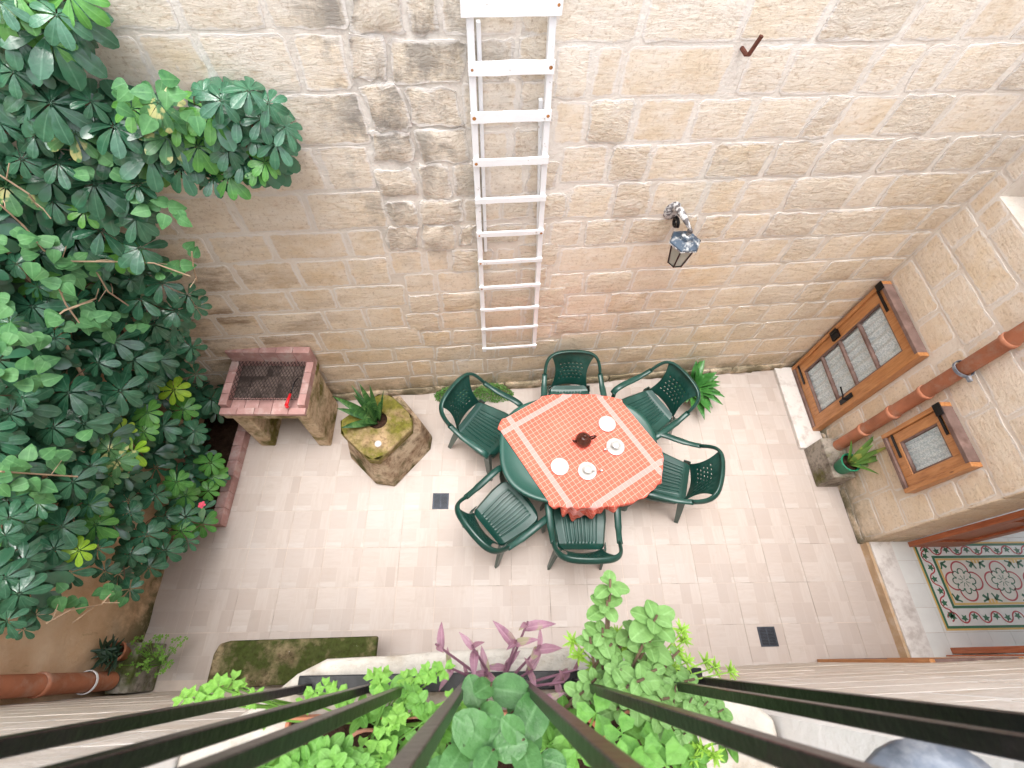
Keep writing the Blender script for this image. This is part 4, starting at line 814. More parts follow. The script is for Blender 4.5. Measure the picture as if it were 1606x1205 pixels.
def leaflet(g, base, d, up, L, W, droop=.15, fold=.18, tipw=.62, n=4, shape=None):
    """a leaf blade with a midrib fold and a droop, widest beyond its middle"""
    d = d.normalized(); side = d.cross(up).normalized(); nn = side.cross(d).normalized()
    sh = shape or [(0, .10), (.22, .45), (.5, .88), (.74, 1.0), (.92, .66), (1, .12)]
    vs_ = []
    for t_, w_ in sh:
        c = base + d * (L * t_) - nn * (droop * L * t_ * t_)
        s_ = side * (W * .5 * w_)
        lift = nn * (fold * W * .5 * w_)
        vs_ += [c - s_ + lift, c, c + s_ + lift]
    fs = []
    for i in range(len(sh) - 1):
        a = i * 3
        fs += [(a, a + 1, a + 4, a + 3), (a + 1, a + 2, a + 5, a + 4)]
    o0 = len(g.v)
    g.ribs |= {o0 + 3 * i + 1 for i in range(len(sh))}
    g.add(vs_, fs)
def rosette(rr, n, tilt=.35, r=1.0):
    """umbrella leaf: leaflets radiating from a point, z up"""
    g = G()
    for k in range(n):
        a = k * 2 * math.pi / n + rr.uniform(-.13, .13)
        d = Vector((math.cos(a), math.sin(a), -tilt * rr.uniform(.2, 1.3)))
        L = r * rr.uniform(.8, 1.05)
        base = Vector((math.cos(a) * .10 * r, math.sin(a) * .10 * r, -.01))
        g.tube([(0, 0, 0), tuple(base)], .010 * r, 3, cap=False)
        leaflet(g, base, d, Vector((rr.uniform(-.2, .2), rr.uniform(-.2, .2), 1)), L, L * rr.uniform(.40, .50), rr.uniform(.08, .32), rr.uniform(.1, .28))
    return g
ROSM = {}
for k, mt in ((0, 'leaf'), (1, 'leaf1'), (2, 'leaf2'), (3, 'leaf3')):
    L_ = []
    for q in range(6 if k == 0 else 3):
        rr = random.Random(100 + q + k * 10); me = rosette(rr, rr.choice((7, 8, 8, 9))).mesh('leaf'); me.materials.append(MT[mt])
        for p in me.polygons: p.use_smooth = True
        L_.append(me)
    ROSM[k] = L_
bush = empty('umbrella_plant', (-2.66, 1.6, .09), 0, 'large umbrella plant climbing up the corner with glossy fingered leaves', 'shrub')
rr = random.Random(9)
camP = Vector((0, 0, 4.6))
BP = Vector((-2.66, 1.6, .09))
tips = []
extra = []
for idx, (x, y, z, r, k) in enumerate(ROSETTES):
    p = Vector((x, y, z)); tips.append(p)
    # a leaf turns its face to the open sky and the middle of the yard
    n_ = (Vector((0.4, -.25, 1.0)) + Vector((rr.uniform(-.45, .45), rr.uniform(-.45, .45), 0)) + (camP - p).normalized() * .75).normalized()
    q = n_.to_track_quat('Z', 'Y')
    e = (q.to_matrix() @ Matrix.Rotation(rr.uniform(0, 6.28), 3, 'Z')).to_euler()
    k = 1 if (k == 0 and rr.random() < .10) else k
    me = rr.choice(ROSM[k])
    sc = r * 1.12 * rr.uniform(.85, 1.1)
    if idx < 297: share(me, 'leaf', bush, p - BP, e, (sc, sc, sc))
    else: extra.append((me, p - BP, e, sc))
g = G()
for me, p, e, sc in extra:
    Mx = Matrix.Translation(p) @ e.to_matrix().to_4x4() @ Matrix.Scale(sc, 4)
    g.add([Mx @ v.co for v in me.vertices], [tuple(f.vertices) for f in me.polygons])
# deep inner foliage
for k in range(260):
    a = rr.random(); z = rr.uniform(.25, 3.7); y = rr.uniform(.75, 2.3) if z < 2.3 else rr.uniform(1.5, 2.35)
    if z < 1.1 and y < 1.15: continue
    x = rr.uniform(-2.78, -2.5)
    me = rr.choice(ROSM[0]); sc = rr.uniform(.10, .14)
    e = (Vector((rr.uniform(-.2, .9), rr.uniform(-.5, .5), 1)).to_track_quat('Z', 'Y').to_matrix() @ Matrix.Rotation(rr.uniform(0, 6.28), 3, 'Z')).to_4x4()
    Mx = Matrix.Translation(Vector((x, y, z)) - BP) @ e @ Matrix.Scale(sc, 4)
    g.add([Mx @ v.co for v in me.vertices], [tuple(f.vertices) for f in me.polygons])
tag(g.obj('inner_foliage', MT['leaf'], bush, smooth=True), kind='stuff')
# trunks and branches
main = []
g = G()
for k in range(5):
    y1 = [1.0, 1.35, 1.7, 2.0, 2.25][k]; top = [1.5, 2.7, 3.3, 3.2, 3.0][k]
    pts = []
    for i in range(8):
        f_ = i / 7
        pts.append(Vector((-2.68 + .05 * math.sin(f_ * 5 + k), 1.6 + (y1 - 1.6) * min(1, f_ * 1.6) + .05 * math.sin(f_ * 7 + k * 2), .05 + top * f_)) - BP)
    main += pts; g.tube(pts, [.028 - .018 * i / 7 for i in range(8)], 7)
g.obj('trunk', MT['stem'], bush, smooth=True)
g = G()
nodes = [m_.copy() for m_ in main]
order = sorted(tips, key=lambda p: min((m_ + BP - p).length for m_ in main))
for p in order:
    pl = p - BP
    b = min(nodes, key=lambda m_: (m_ - pl).length + max(0, m_.z - pl.z) * .6)
    inner = Vector((-.10, .05, -.06))
    mid = b.lerp(pl, .5) + inner * .6
    node = pl + inner * .7
    g.tube([b, mid, node, pl], [.006, .005, .004, .0025], 4, cap=False)
    nodes.append(node)
tag(g.obj('branches', MT['stem'], bush, smooth=True), kind='stuff')

# trailing vine over the umbrella plant
vine = empty('climbing_vine', (-2.7, 1.2, .08), 0, 'pale green heart-leaved vine with bare twigs trailing over the umbrella plant', 'vine')
VP = Vector((-2.7, 1.2, .08))
HEART = [(0, .55), (.10, .88), (.3, 1.0), (.55, .80), (.8, .42), (1, .05)]
def vleaf(seed):
    rr_ = random.Random(seed); g = G(); leaflet(g, Vector((0, 0, 0)), Vector((1, 0, -.1)), Vector((0, 0, 1)), 1, .86, .2, .16, shape=HEART)
    me = g.mesh('leaf'); me.materials.append(MT['vine'])
    for p in me.polygons: p.use_smooth = True
    return me
VL = [vleaf(1), vleaf(2)]
rr = random.Random(4)
for (x, y, z) in VINE:
    p = Vector((x, y, z)) - VP
    for q in range(rr.choice((2, 3, 3))):
        n_ = (Vector((.4, -.2, .8)) + (camP - Vector((x, y, z))).normalized() + Vector((rr.uniform(-.4, .4), rr.uniform(-.4, .4), 0))).normalized()
        e = (n_.to_track_quat('Z', 'Y').to_matrix() @ Matrix.Rotation(rr.uniform(0, 6.28), 3, 'Z')).to_euler()
        s_ = rr.uniform(.06, .088)
        share(rr.choice(VL), 'leaf', vine, p + Vector((rr.uniform(-.05, .05), rr.uniform(-.05, .05), rr.uniform(-.03, .03))), e, (s_, s_, s_))
g = G()
for t_ in TWIGS:
    pts = [Vector(q) - VP + Vector((rr.uniform(-.01, .01),) * 3) for q in t_]
    g.tube(pts, .0045, 5)
    for q in range(len(pts) - 1):
        b = pts[q].lerp(pts[q + 1], rr.random()); e_ = b + Vector((rr.uniform(-.1, .1), rr.uniform(-.1, .1), rr.uniform(-.1, .1)))
        g.tube([b, b.lerp(e_, .5) + Vector((.01, 0, .01)), e_], .0025, 4)
g.tube([(0, .35, 0), (.02, .2, .8), (.15, .3, 1.6), (.2, .6, 2.3), (.1, .9, 2.9)], .010, 6)
g.obj('twig', MT['twig'], vine)

def flower(loc, s, label):
    f = empty('flower', loc, 0, label, 'flower')
    rr_ = random.Random(int(loc[1] * 100))
    for k in range(5):
        g = G(); a = k * 1.256
        leaflet(g, Vector((0, 0, 0)), Vector((math.cos(a), math.sin(a), .5)), Vector((0, 0, 1)), s, s * .8, .3, .3)
        g.obj('petal', MT['petal'], f, smooth=True)
    return f

# ------------------------------------------------------------ barbecue
bbq = empty('barbecue', (-1.91, 2.12, 0), 0, 'stone and pink tile barbecue on two slab legs against the back wall', 'barbecue')
# local: x -.34..+.34, y -.27..+.27, top .80
for a, b in ((-.345, -.205), (.215, .335)):
    g = G(); g.box(a, b, -.24, .22, 0, .70); g.obj('leg', MT['bbq_stone'], bbq, bevel=.012)
G().box(-.36, .345, -.275, .27, .70, .775).obj('slab', MT['bbq_stone'], bbq, bevel=.012)
def tl(x0, x1, y0, y1, z0, z1, m='pink_tile'): G().box(x0, x1, y0, y1, z0, z1).obj('tile', MT[m], bbq, bevel=.004)
n = 5
for k in range(n):   # front lip
    x0 = -.365 + .71 * k / n; x1 = -.365 + .71 * (k + 1) / n - .003
    tl(x0, x1, -.285, -.225, .776, .815)
for k in range(4):
    y0 = -.222 + .43 * k / 4; y1 = -.222 + .43 * (k + 1) / 4 - .003
    tl(.283, .345, y0, y1, .776, .865); tl(-.365, -.30, y0, y1, .776, .865)
for k in range(5):
    x0 = -.365 + .71 * k / 5; x1 = -.365 + .71 * (k + 1) / 5 - .003
    tl(x0, x1, .211, .275, .776, 1.0)
for i in range(5):
    for j in range(4):
        x0 = -.297 + .577 * i / 5; y0 = -.222 + .43 * j / 4
        tl(x0, x0 + .577 / 5 - .003, y0, y0 + .43 / 4 - .003, .776, .792, 'soot_tile' if j > 0 else 'pink_tile')
gm = G()
def mz(x, y): return .845 - .012 * math.cos(x * 7) * math.cos((y - .0) * 6) + (.012 if y > .15 else 0)
gx0, gx1, gy0, gy1 = -.335, .265, -.165, .215
for s_ in (-1, 1):
    c = gx0 - .7
    while c < gx1 + .7:
        pts = []
        for i in range(17):
            y = gy0 + (gy1 - gy0) * i / 16; x = c + s_ * (y - gy0) * .62
            if gx0 <= x <= gx1: pts.append((x, y, mz(x, y) + s_ * .0015))
        if len(pts) > 1: gm.tube(pts, .0024, 4)
        c += .030
gm.tube([(gx0, gy0, mz(gx0, gy0)), (gx1, gy0, mz(gx1, gy0)), (gx1, gy1, mz(gx1, gy1)), (gx0, gy1, mz(gx0, gy1)), (gx0, gy0, mz(gx0, gy0))], .003, 5)
o = gm.obj('grill_mesh', MT['wire'], loc=(-1.91, 2.12, 0)); tag(o, 'dark sagging diamond wire mesh lying over the barbecue fire bed', 'grill')
t_ = empty('barbecue_brush', (-1.70, 1.99, .868), R(-8), 'small scraper with a bright red handle lying on the barbecue mesh', 'scraper')
G().tube([(0, .0, 0), (0, .12, .01), (.01, .17, .0)], .006, 6).obj('shaft', MT['black_iron'], t_, smooth=True)
G().tube([(0, -.10, -.005), (0, -.05, 0), (0, .01, .002)], [.016, .013, .011], 8).tube([(0, -.10, -.005), (.02, -.115, -.006)], .013, 8).obj('handle', MT['red_plastic'], t_, smooth=True)

# ------------------------------------------------------------ pedestal
ped = empty('stone_pedestal', (-1.0, 1.85, 0), 0, 'mossy chamfered stone pedestal holding a spiky plant', 'pedestal')
top = [(-.33, .03), (-.31, -.09), (-.045, -.335), (.05, -.345), (.305, -.05), (.297, .08), (.09, .285), (-.03, .30)]
bot = [(-.34, .10), (-.375, -.07), (-.055, -.365), (.055, -.385), (.13, -.35), (.41, 0.0), (.42, .13), (.14, .46), (-.02, .42)]
bot = [(-.33, .10), (-.36, -.09), (-.07, -.365), (.09, -.385), (.405, -.01), (.415, .12), (.14, .46), (-.02, .42)]
g = G(); n = len(top); lv = [(bot, 0, 1.0), (bot, .05, 1.0), (bot, .40, .86), (top, .50, .90), (top, .505, 1.0), (top, .585, 1.01), (top, .60, .985)]
rr = random.Random(2); vs_ = []
for (P_, z, s_) in lv[:4]:
    for (x, y) in P_: vs_.append((x * s_ + rr.uniform(-.008, .008), y * s_ + rr.uniform(-.008, .008), z))
fs = [(i * n + k, i * n + (k + 1) % n, (i + 1) * n + (k + 1) % n, (i + 1) * n + k) for i in range(3) for k in range(n)]
fs.append(tuple(range(n - 1, -1, -1))); g.add(vs_, fs); g.obj('body', MT['pedestal_body'], ped, bevel=.010)
g = G(); vs_ = []
for (P_, z, s_) in lv[3:]:
    for (x, y) in P_: vs_.append((x * s_, y * s_, z))
# ring hole in the top
hn = 24; hc = (-.005, .035); hr = .085
fs = [(i * n + k, i * n + (k + 1) % n, (i + 1) * n + (k + 1) % n, (i + 1) * n + k) for i in range(3) for k in range(n)]
fs.append(tuple(range(n - 1, -1, -1)))
o0 = len(vs_)
# resample the top outline to hn points
ang = [k * 2 * math.pi / hn for k in range(hn)]
def hit(a):
    best = None
    P_ = [(x * .985, y * .985) for x, y in top]
    for k in range(n):
        x1, y1 = P_[k]; x2, y2 = P_[(k + 1) % n]; dx, dy = math.cos(a), math.sin(a)
        ex, ey = x2 - x1, y2 - y1; den = dx * ey - dy * ex
        if abs(den) < 1e-9: continue
        t1 = ((x1 - hc[0]) * ey - (y1 - hc[1]) * ex) / den; u1 = ((x1 - hc[0]) * dy - (y1 - hc[1]) * dx) / den
        if t1 > 0 and -1e-6 <= u1 <= 1 + 1e-6: best = t1
    return best
for a in ang: t1 = hit(a); vs_.append((hc[0] + math.cos(a) * t1, hc[1] + math.sin(a) * t1, .6))
for a in ang: vs_.append((hc[0] + math.cos(a) * hr, hc[1] + math.sin(a) * hr, .598))
for a in ang: vs_.append((hc[0] + math.cos(a) * hr, hc[1] + math.sin(a) * hr, .55))
for i in range(2):
    for k in range(hn): fs.append((o0 + i * hn + k, o0 + i * hn + (k + 1) % hn, o0 + (i + 1) * hn + (k + 1) % hn, o0 + (i + 1) * hn + k))
g.add(vs_, fs); g.obj('top_slab', MT['pedestal'], ped)
G().lathe([(0.001, .57), (hr, .565)], 24, Matrix.Translation((hc[0], hc[1], 0))).obj('soil', MT['soil'], ped)
cap = G().lathe([(.001, .012), (.024, .012), (.029, .008), (.030, 0)], 24).obj('white_lid', MT['white_china'], loc=(-.973, 1.655, .601), smooth=True)
tag(cap, 'pale round lid lying on the front corner of the stone pedestal', 'lid')

def blade(g, base, d, L, W, curl=.2, tw=0, n=7, up=Vector((0, 0, 1)), side0=None, thick=.0):
    d = Vector(d).normalized(); side = (side0 or d.cross(up)).normalized()
    vs_ = []
    for i in range(n + 1):
        t_ = i / n; w = W * (.62 + .5 * math.sin(math.pi * min(1, t_ * 1.1)) - .62 * t_) if t_ < .999 else .001
        w = W * (0.55 + .9 * t_ - 1.45 * t_ ** 2.4) if t_ < .999 else .002
        c = base + d * (L * t_) + Vector((d.x, d.y, 0)) * (curl * L * t_ * t_) - Vector((0, 0, 1)) * (curl * .6 * L * t_ * t_)
        s_ = Matrix.Rotation(tw * t_, 3, d) @ side
        nn = s_.cross(d)
        vs_ += [c - s_ * w / 2 + nn * w * .16, c, c + s_ * w / 2 + nn * w * .16]
    fs = []
    for i in range(n): a = 3 * i; fs += [(a, a + 1, a + 4, a + 3), (a + 1, a + 2, a + 5, a + 4)]
    g.add(vs_, fs)
def blade_plant(nm, loc, label, specs, mat, cat='plant', W=.05, group=None, k=1):
    pl = empty(nm, loc, 0, label, cat, group)
    for (dx, dy, dz, L, w, curl) in specs:
        L *= k; w *= k * 1.35 if nm == 'snake_plant' else 1.15
        g = G(); blade(g, Vector((dx * .03, dy * .03, 0)), (dx, dy, dz), L, w, curl, rnd.uniform(-.6, .6)); g.obj('leaf', mat, pl, smooth=True, solid=.0015)
    return pl
blade_plant('snake_plant', (-1.005, 1.885, .57), 'spiky snake plant with banded blades in the hole of the stone pedestal',
  [(-1.3, .5, 1.0, .40, .075, .1), (-1.0, .1, .9, .34, .07, .15), (-.3, .5, 1.2, .42, .06, 0), (.0, .4, 1.5, .45, .045, 0), (-.8, .9, 1.1, .36, .04, .1), (-.2, .1, 1.3, .33, .06, .05), (.2, .2, 1.2, .30, .05, .1), (-.9, -.4, .7, .28, .07, .2), (-.4, -.3, .9, .25, .06, .2), (.35, .5, 1.4, .36, .03, 0), (-.5, .3, 1.3, .38, .05, 0)], MT['snake'])
blade_plant('broad_leaf_plant', (2.15, 2.51, .12), 'dense broad-leaved green plant at the foot of the back wall behind the chairs',
  [(math.cos(a) * s, math.sin(a) * s - .25, h, L, .11, c) for (a, s, h, L, c) in [(k * 2.4, .35 + .22 * (k % 3), .45 + .75 * k / 38, .24 + .035 * (k % 4), .22 + .08 * (k % 3)) for k in range(38)]], MT['drac'])
po = G().lathe([(.07, 0), (.085, .12), (.09, .12), (.078, .11), (.001, .11)], 18).obj('plant_pot', MT['terracotta'], loc=(2.15, 2.51, .0), smooth=True); tag(po, 'terracotta pot hidden under the broad-leaved plant by the back wall', 'pot')

# block and green pot at the right wall
blk = G().box(0, .215, 0, .40, 0, .30).obj('concrete_block', MT['grey_block'], loc=(3.238, 1.445, 0), bevel=.012)
tag(blk, 'weathered grey stone block standing at the foot of the downpipe', 'block')
gp = G().lathe([(.001, 0), (.062, 0), (.082, .15), (.088, .15), (.088, .162), (.078, .162), (.074, .13)], 24).obj('plant_pot', MT['green_pot'], loc=(3.325, 1.535, .301), smooth=True)
tag(gp, 'bright green plastic pot on the grey block by the downpipe', 'pot')
G().lathe([(.001, .135), (.076, .135)], 20).obj('soil', MT['soil'], gp)
blade_plant('snake_plant', (3.325, 1.535, .43), 'snake plant with yellow-green blades growing in the green pot',
  [(.5, .6, 1.1, .30, .035, .1), (1.1, .2, 1.0, .36, .035, .15), (.9, .7, 1.0, .33, .03, .1), (1.2, -.3, .7, .30, .03, .2), (.3, -.5, .8, .20, .03, .2), (-.2, .5, .9, .2, .03, .1), (.1, .2, 1.3, .26, .04, 0), (.7, -.1, 1.1, .28, .045, .05), (-.3, -.2, .9, .16, .03, .2), (.5, .1, 1.4, .3, .035, 0)], MT['snake_y'], k=1.25)

# ------------------------------------------------------------ ladder
lad = empty('ladder', (0, 0, 0), 0, 'long white wooden ladder hung upright on the back wall', 'ladder')
lad.location = (-.1884, 2.5340, 0); lad.rotation_euler = (0, 0, ANG)
def rail(u0, z0, u1, z1, w, y0, y1, nm='rail'):
    g = G(); d = (u1 - u0) / (z1 - z0)
    g.add([(u0 - w / 2, y0, z0), (u0 + w / 2, y0, z0), (u0 + w / 2, y1, z0), (u0 - w / 2, y1, z0), (u1 - w / 2, y0, z1), (u1 + w / 2, y0, z1), (u1 + w / 2, y1, z1), (u1 - w / 2, y1, z1)], [(0, 3, 2, 1), (4, 5, 6, 7), (0, 1, 5, 4), (1, 2, 6, 5), (2, 3, 7, 6), (3, 0, 4, 7)])
    return g.obj(nm, MT['white_paint'], lad, bevel=.004)
rail(.126, .84, .078, 3.75, .034, -.085, -.035); rail(.584, .845, .440, 3.75, .034, -.085, -.035)
rail(.148, 2.05, .122, 3.48, .022, -.034, -.008, 'batten'); rail(.532, 1.9, .442, 3.12, .022, -.034, -.008, 'batten')
RZ = [(.905, .025), (1.20, .028), (1.465, .028), (1.735, .030), (2.005, .032), (2.268, .034), (2.54, .036), (2.805, .042), (3.07, .055), (3.31, .062), (3.58, .11)]
for z, h in RZ:
    f_ = (z - .84) / (3.75 - .84); a = .126 + (.078 - .126) * f_ - .019; b = .584 + (.440 - .584) * f_ + .019
    if z > 3.5: a -= .02; b += .02
    g = G(); n = 6
    for i in range(n):
        pass
    def rung(u, v, a=a, b=b, z=z, h=h): return None
    xs = [a + (b - a) * i / 6 for i in range(7)]; vs_ = []
    for i, x in enumerate(xs):
        t0 = z - h / 2 + rnd.uniform(-.0025, .0025) + .006 * i / 6; t1 = z + h / 2 + rnd.uniform(-.0025, .0025) + .006 * i / 6
        vs_ += [(x, -.100, t0), (x, -.086, t0), (x, -.086, t1), (x, -.100, t1)]
    fs = [(4 * i + k, 4 * i + (k + 1) % 4, 4 * i + 4 + (k + 1) % 4, 4 * i + 4 + k) for i in range(6) for k in range(4)] + [(3, 2, 1, 0), (24, 25, 26, 27)]
    g.add(vs_, fs); rg = g.obj('rung', MT['white_paint'], lad)
    if z > 1.7:
        g = G()
        for x in (a + .018, b - .018):
            if rnd.random() < .75: g.lathe([(.001, 0), (.0065 + rnd.uniform(0, .004), 0)], 8, Matrix.Translation((x, -.1008, z + rnd.uniform(-.008, .008))) @ Matrix.Rotation(R(90), 4, 'X'))
        if g.v: g.obj('rusty_nail', MT['rust'], rg)

# ------------------------------------------------------------ hook, lantern
hk = empty('iron_hook', (-.1884, 2.5340, 0), ANG, 'rusty brown iron hook sticking out of the upper back wall', 'hook')
G().tube([(1.445, .02, 3.345), (1.445, -.06, 3.345), (1.452, -.075, 3.35), (1.47, -.085, 3.44)], .011, 6).obj('rod', MT['rusty_iron'], hk)
lan = empty('wall_lantern', (-.1884, 2.5340, 0), ANG, 'old slate-blue hexagonal lantern with flaking white bracket on the back wall', 'lantern')
lx, ly, lz = 1.495, -.20, 2.24
Mx = Matrix.Translation((lx, ly, 0))
G().lathe([(.001, lz + .055), (.045, lz + .05), (.052, lz + .028), (.105, lz + .0), (.108, lz - .012), (.09, lz - .012)], 6, Mx).obj('cap', MT['lantern'], lan)
G().lathe([(.112, lz - .004), (.114, lz - .014), (.1085, lz - .0145)], 6, Mx).obj('cap_rim', MT['white_flake'], lan)
for k in range(6):
    a = k * math.pi / 3; b = a + math.pi / 3
    p = lambda r_, z_, a_: (lx + r_ * math.cos(a_), ly + r_ * math.sin(a_), z_)
    G().add([p(.088, lz - .015, a + .06), p(.088, lz - .015, b - .06), p(.052, lz - .20, b - .08), p(.052, lz - .20, a + .08)], [(0, 1, 2, 3)]) if 0 else None
    g = G(); g.add([p(.086, lz - .015, a), p(.086, lz - .015, b), p(.052, lz - .20, b), p(.052, lz - .20, a)], [(0, 1, 2, 3)]); g.obj('glass', MT['glass_frost'], lan)
    G().tube([p(.090, lz - .012, a), p(.055, lz - .205, a)], .006, 5).obj('bar', MT['black_iron'], lan)
G().lathe([(.001, lz - .235), (.012, lz - .23), (.008, lz - .222), (.03, lz - .212), (.058, lz - .205), (.058, lz - .198)], 6, Mx).obj('base', MT['black_iron'], lan)
G().tube([(lx, ly, lz + .05), (lx, ly, lz + .085)], [.014, .02], 8).tube([(lx, ly, lz + .085), (lx, ly, lz + .11)], [.022, .006], 8).obj('finial', MT['white_flake'], lan, smooth=True)
pts = [(1.43, -.015, 2.36), (1.435, -.08, 2.395), (1.455, -.14, 2.385), (1.480, -.185, 2.355), (lx, ly, lz + .10)]
G().tube(pts, [.026, .026, .020, .014, .010], 8).obj('arm', MT['white_flake'], lan, smooth=True)
G().tube([(1.445, -.075 - .045 * math.cos(a_ * .7) * (1 - a_ * .06), 2.285 + .045 * math.sin(a_ * .7) * (1 - a_ * .06)) for a_ in range(11)], .012, 6).obj('scroll', MT['black_iron'], lan, smooth=True)
G().lathe([(.001, .03), (.04, .025), (.058, .008), (.06, 0)], 16, Matrix.Translation((1.425, 0, 2.33)) @ Matrix.Rotation(R(90), 4, 'X') @ Matrix.Scale(1.3, 4, Vector((0, 1, 0)))).obj('wall_plate', MT['white_flake'], lan, smooth=True)

# ------------------------------------------------------------ terracotta downpipes
def pipe(x, y, z0, z1, joints, label, r=.052):
    p = empty('downpipe', (x, y, z0), 0, label, 'pipe')
    js = [z0] + joints + [z1]
    for a, b in zip(js[:-1], js[1:]):
        G().lathe([(r * .93, a - z0 - .01), (r, a - z0), (r, b - z0 - .045), (r * 1.15, b - z0 - .035), (r * 1.17, b - z0 - .004), (r * 1.02, b - z0)], 20).obj('pipe_section', MT['terracotta'], p, smooth=True)
    return p
P1 = pipe(3.385, 1.762, .302, 4.7, [.70, 1.06, 1.41, 2.12, 2.75, 3.4, 4.05], 'terracotta downpipe in short sections on the house wall between the windows')
g = G().lathe([(.063, -.012), (.069, -.012), (.069, .012), (.063, .012)], 20, Matrix.Translation((0, 0, 1.44))); g.box(-.01, .01, -.105, -.065, 1.43, 1.455); g.box(.05, .075, -.01, .01, 1.43, 1.45)
g.obj('clamp', MT['grey_metal'], P1, smooth=False)
P2 = pipe(-2.73, -.085, .36, 4.7, [1.02, 1.9, 2.8, 3.7], 'thick terracotta downpipe in the near left corner', r=.060)
G().lathe([(.05, -.1), (.052, .02)], 18).obj('collar', MT['blue_grey_plastic'], P2, smooth=True)
g = G().lathe([(.067, -.008), (.073, -.008), (.073, .008), (.067, .008)], 20, Matrix.Translation((0, 0, .24))); g.obj('clamp', MT['white_paint'], P2)

# ------------------------------------------------------------ drains
def drain(x, y, rz, label):
    d = empty('floor_drain', (x, y, .0015), rz, label, 'drain', 'black square floor drains')
    g = G(); s_ = .076
    g.box(-s_, s_, -s_, -s_ + .014, 0, .006).box(-s_, s_, s_ - .014, s_, 0, .006).box(-s_, -s_ + .014, -s_ + .014, s_ - .014, 0, .006).box(s_ - .014, s_, -s_ + .014, s_ - .014, 0, .006)
    g.obj('rim', MT['drain'], d)
    G().box(-s_ + .014, s_ - .014, -s_ + .014, s_ - .014, 0, .0012).obj('well', MT['black_iron'], d)
    g = G()
    for k in range(11):
        y_ = -.055 + .011 * k; g.box(-.0615, -.004, y_ - .003, y_ + .003, .0015, .0055).box(.004, .0615, y_ - .003, y_ + .003, .0015, .0055)
    g.box(-.004, .004, -.0615, .0615, .0015, .0058); g.obj('slats', MT['drain'], d)
    return d
drain(-.464, 1.320, 0, 'small dark square floor drain between the pedestal and the chairs')
drain(2.378, .137, 0, 'small dark square floor drain on the empty floor near the doorway')

# ------------------------------------------------------------ bench, left block, pots
bn = empty('stone_bench', (-1.43, .02, 0), 0, 'low mossy stone bench slab against the near wall', 'bench')
pts = [(-.60, -.17), (.585, -.13), (.585, .155), (-.50, .14), (-.575, .12), (-.60, .05)]
G().prism(pts, .33, .40).obj('slab', MT['bench'], bn, bevel=.015, seg=3)
G().box(-.52, -.36, -.15, .10, 0, .329).obj('support', MT['mossy_block'], bn, bevel=.01)
G().box(.25, .41, -.12, .10, 0, .329).obj('support', MT['mossy_block'], bn, bevel=.01)
lb = G().box(-2.76, -2.605, -.165, .160, 0, .34).obj('stone_block', MT['mossy_block'], bevel=.01)
tag(lb, 'mossy grey stone block under the clover in the near left corner', 'block')
pt = G().lathe([(.001, 0), (.045, 0), (.062, .10), (.070, .10), (.070, .12), (.060, .12), (.058, .09)], 20, Matrix.Rotation(R(-8), 4, 'X')).obj('plant_pot', MT['terracotta'], loc=(-2.70, .085, .345), smooth=True)
tag(pt, 'small terracotta pot with a dark rosette on the left stone block', 'pot')
G().lathe([(.001, .095), (.058, .095)], 18).obj('soil', MT['soil'], pt)
ds = empty('dark_succulent', (-2.72, .09, .45), 0, 'dark green spiny succulent in the terracotta pot on the left block', 'succulent')
for k in range(46):
    a = k * 2.4; h = .2 + 1.1 * ((k * 37) % 11) / 11
    g = G(); b_ = Vector((rnd.uniform(-.05, .05), rnd.uniform(-.05, .05), rnd.uniform(0, .05))); blade(g, b_, (math.cos(a), math.sin(a), h), rnd.uniform(.07, .11), .026, .1, n=4); g.obj('leaf', MT['darksucc'], ds, smooth=True, solid=.004)

# clover-type leaves (three heart lobes)
def trefoil(r=1.0, notch=.25):
    g = G()
    for k in range(3):
        a = k * 2 * math.pi / 3
        d = Vector((math.cos(a), math.sin(a), 0)); s_ = Vector((-d.y, d.x, 0))
        P_ = [Vector((0, 0, 0)), d * .5 + s_ * .42 + Vector((0, 0, .06)), d * .92 + s_ * .38 + Vector((0, 0, -.02)), d * (1 - notch), d * .92 - s_ * .38 + Vector((0, 0, -.02)), d * .5 - s_ * .42 + Vector((0, 0, .06)), d * .5 - Vector((0, 0, .05))]
        g.add([p_ * r for p_ in P_], [(0, 1, 6), (1, 2, 3, 6), (6, 3, 4, 5), (0, 6, 5)])
    return g
TREF = trefoil().mesh('leaf'); TREF.materials.append(MT['clover'])
TREFR = trefoil(1, .10).mesh('leaf'); TREFR.materials.append(MT['round'])
def clover(nm, base, spots, s_, label, me, seed, spread=.0, mat='clover'):
    pl = empty(nm, base, 0, label, 'plant'); B = Vector(base); rr = random.Random(seed); g = G()
    for (x, y, z) in spots:
        p = Vector((x, y, z)) - B
        n_ = Vector((rr.uniform(-.35, .35), rr.uniform(-.2, .5), 1)).normalized()
        e = (n_.to_track_quat('Z', 'Y').to_matrix() @ Matrix.Rotation(rr.uniform(0, 6.28), 3, 'Z')).to_euler(); k = s_ * rr.uniform(.75, 1.15)
        share(me, 'leaf', pl, p, e, (k, k, k))
        g.tube([(p.x * .15, p.y * .15, 0), (p.x * .5, p.y * .5, p.z * .65), tuple(p)], .0012 + s_ * .02, 4, cap=False)
    g.obj('stems', MT[mat], pl); return pl
rr = random.Random(17)
clover('clover_plant', (-2.55, .02, .10), [(-2.66 + rr.uniform(0, .30), -.06 + rr.uniform(0, .27), rr.uniform(.2, .42)) for _ in range(58)], .022, 'bright green clover tumbling over the left stone block', TREF, 3)

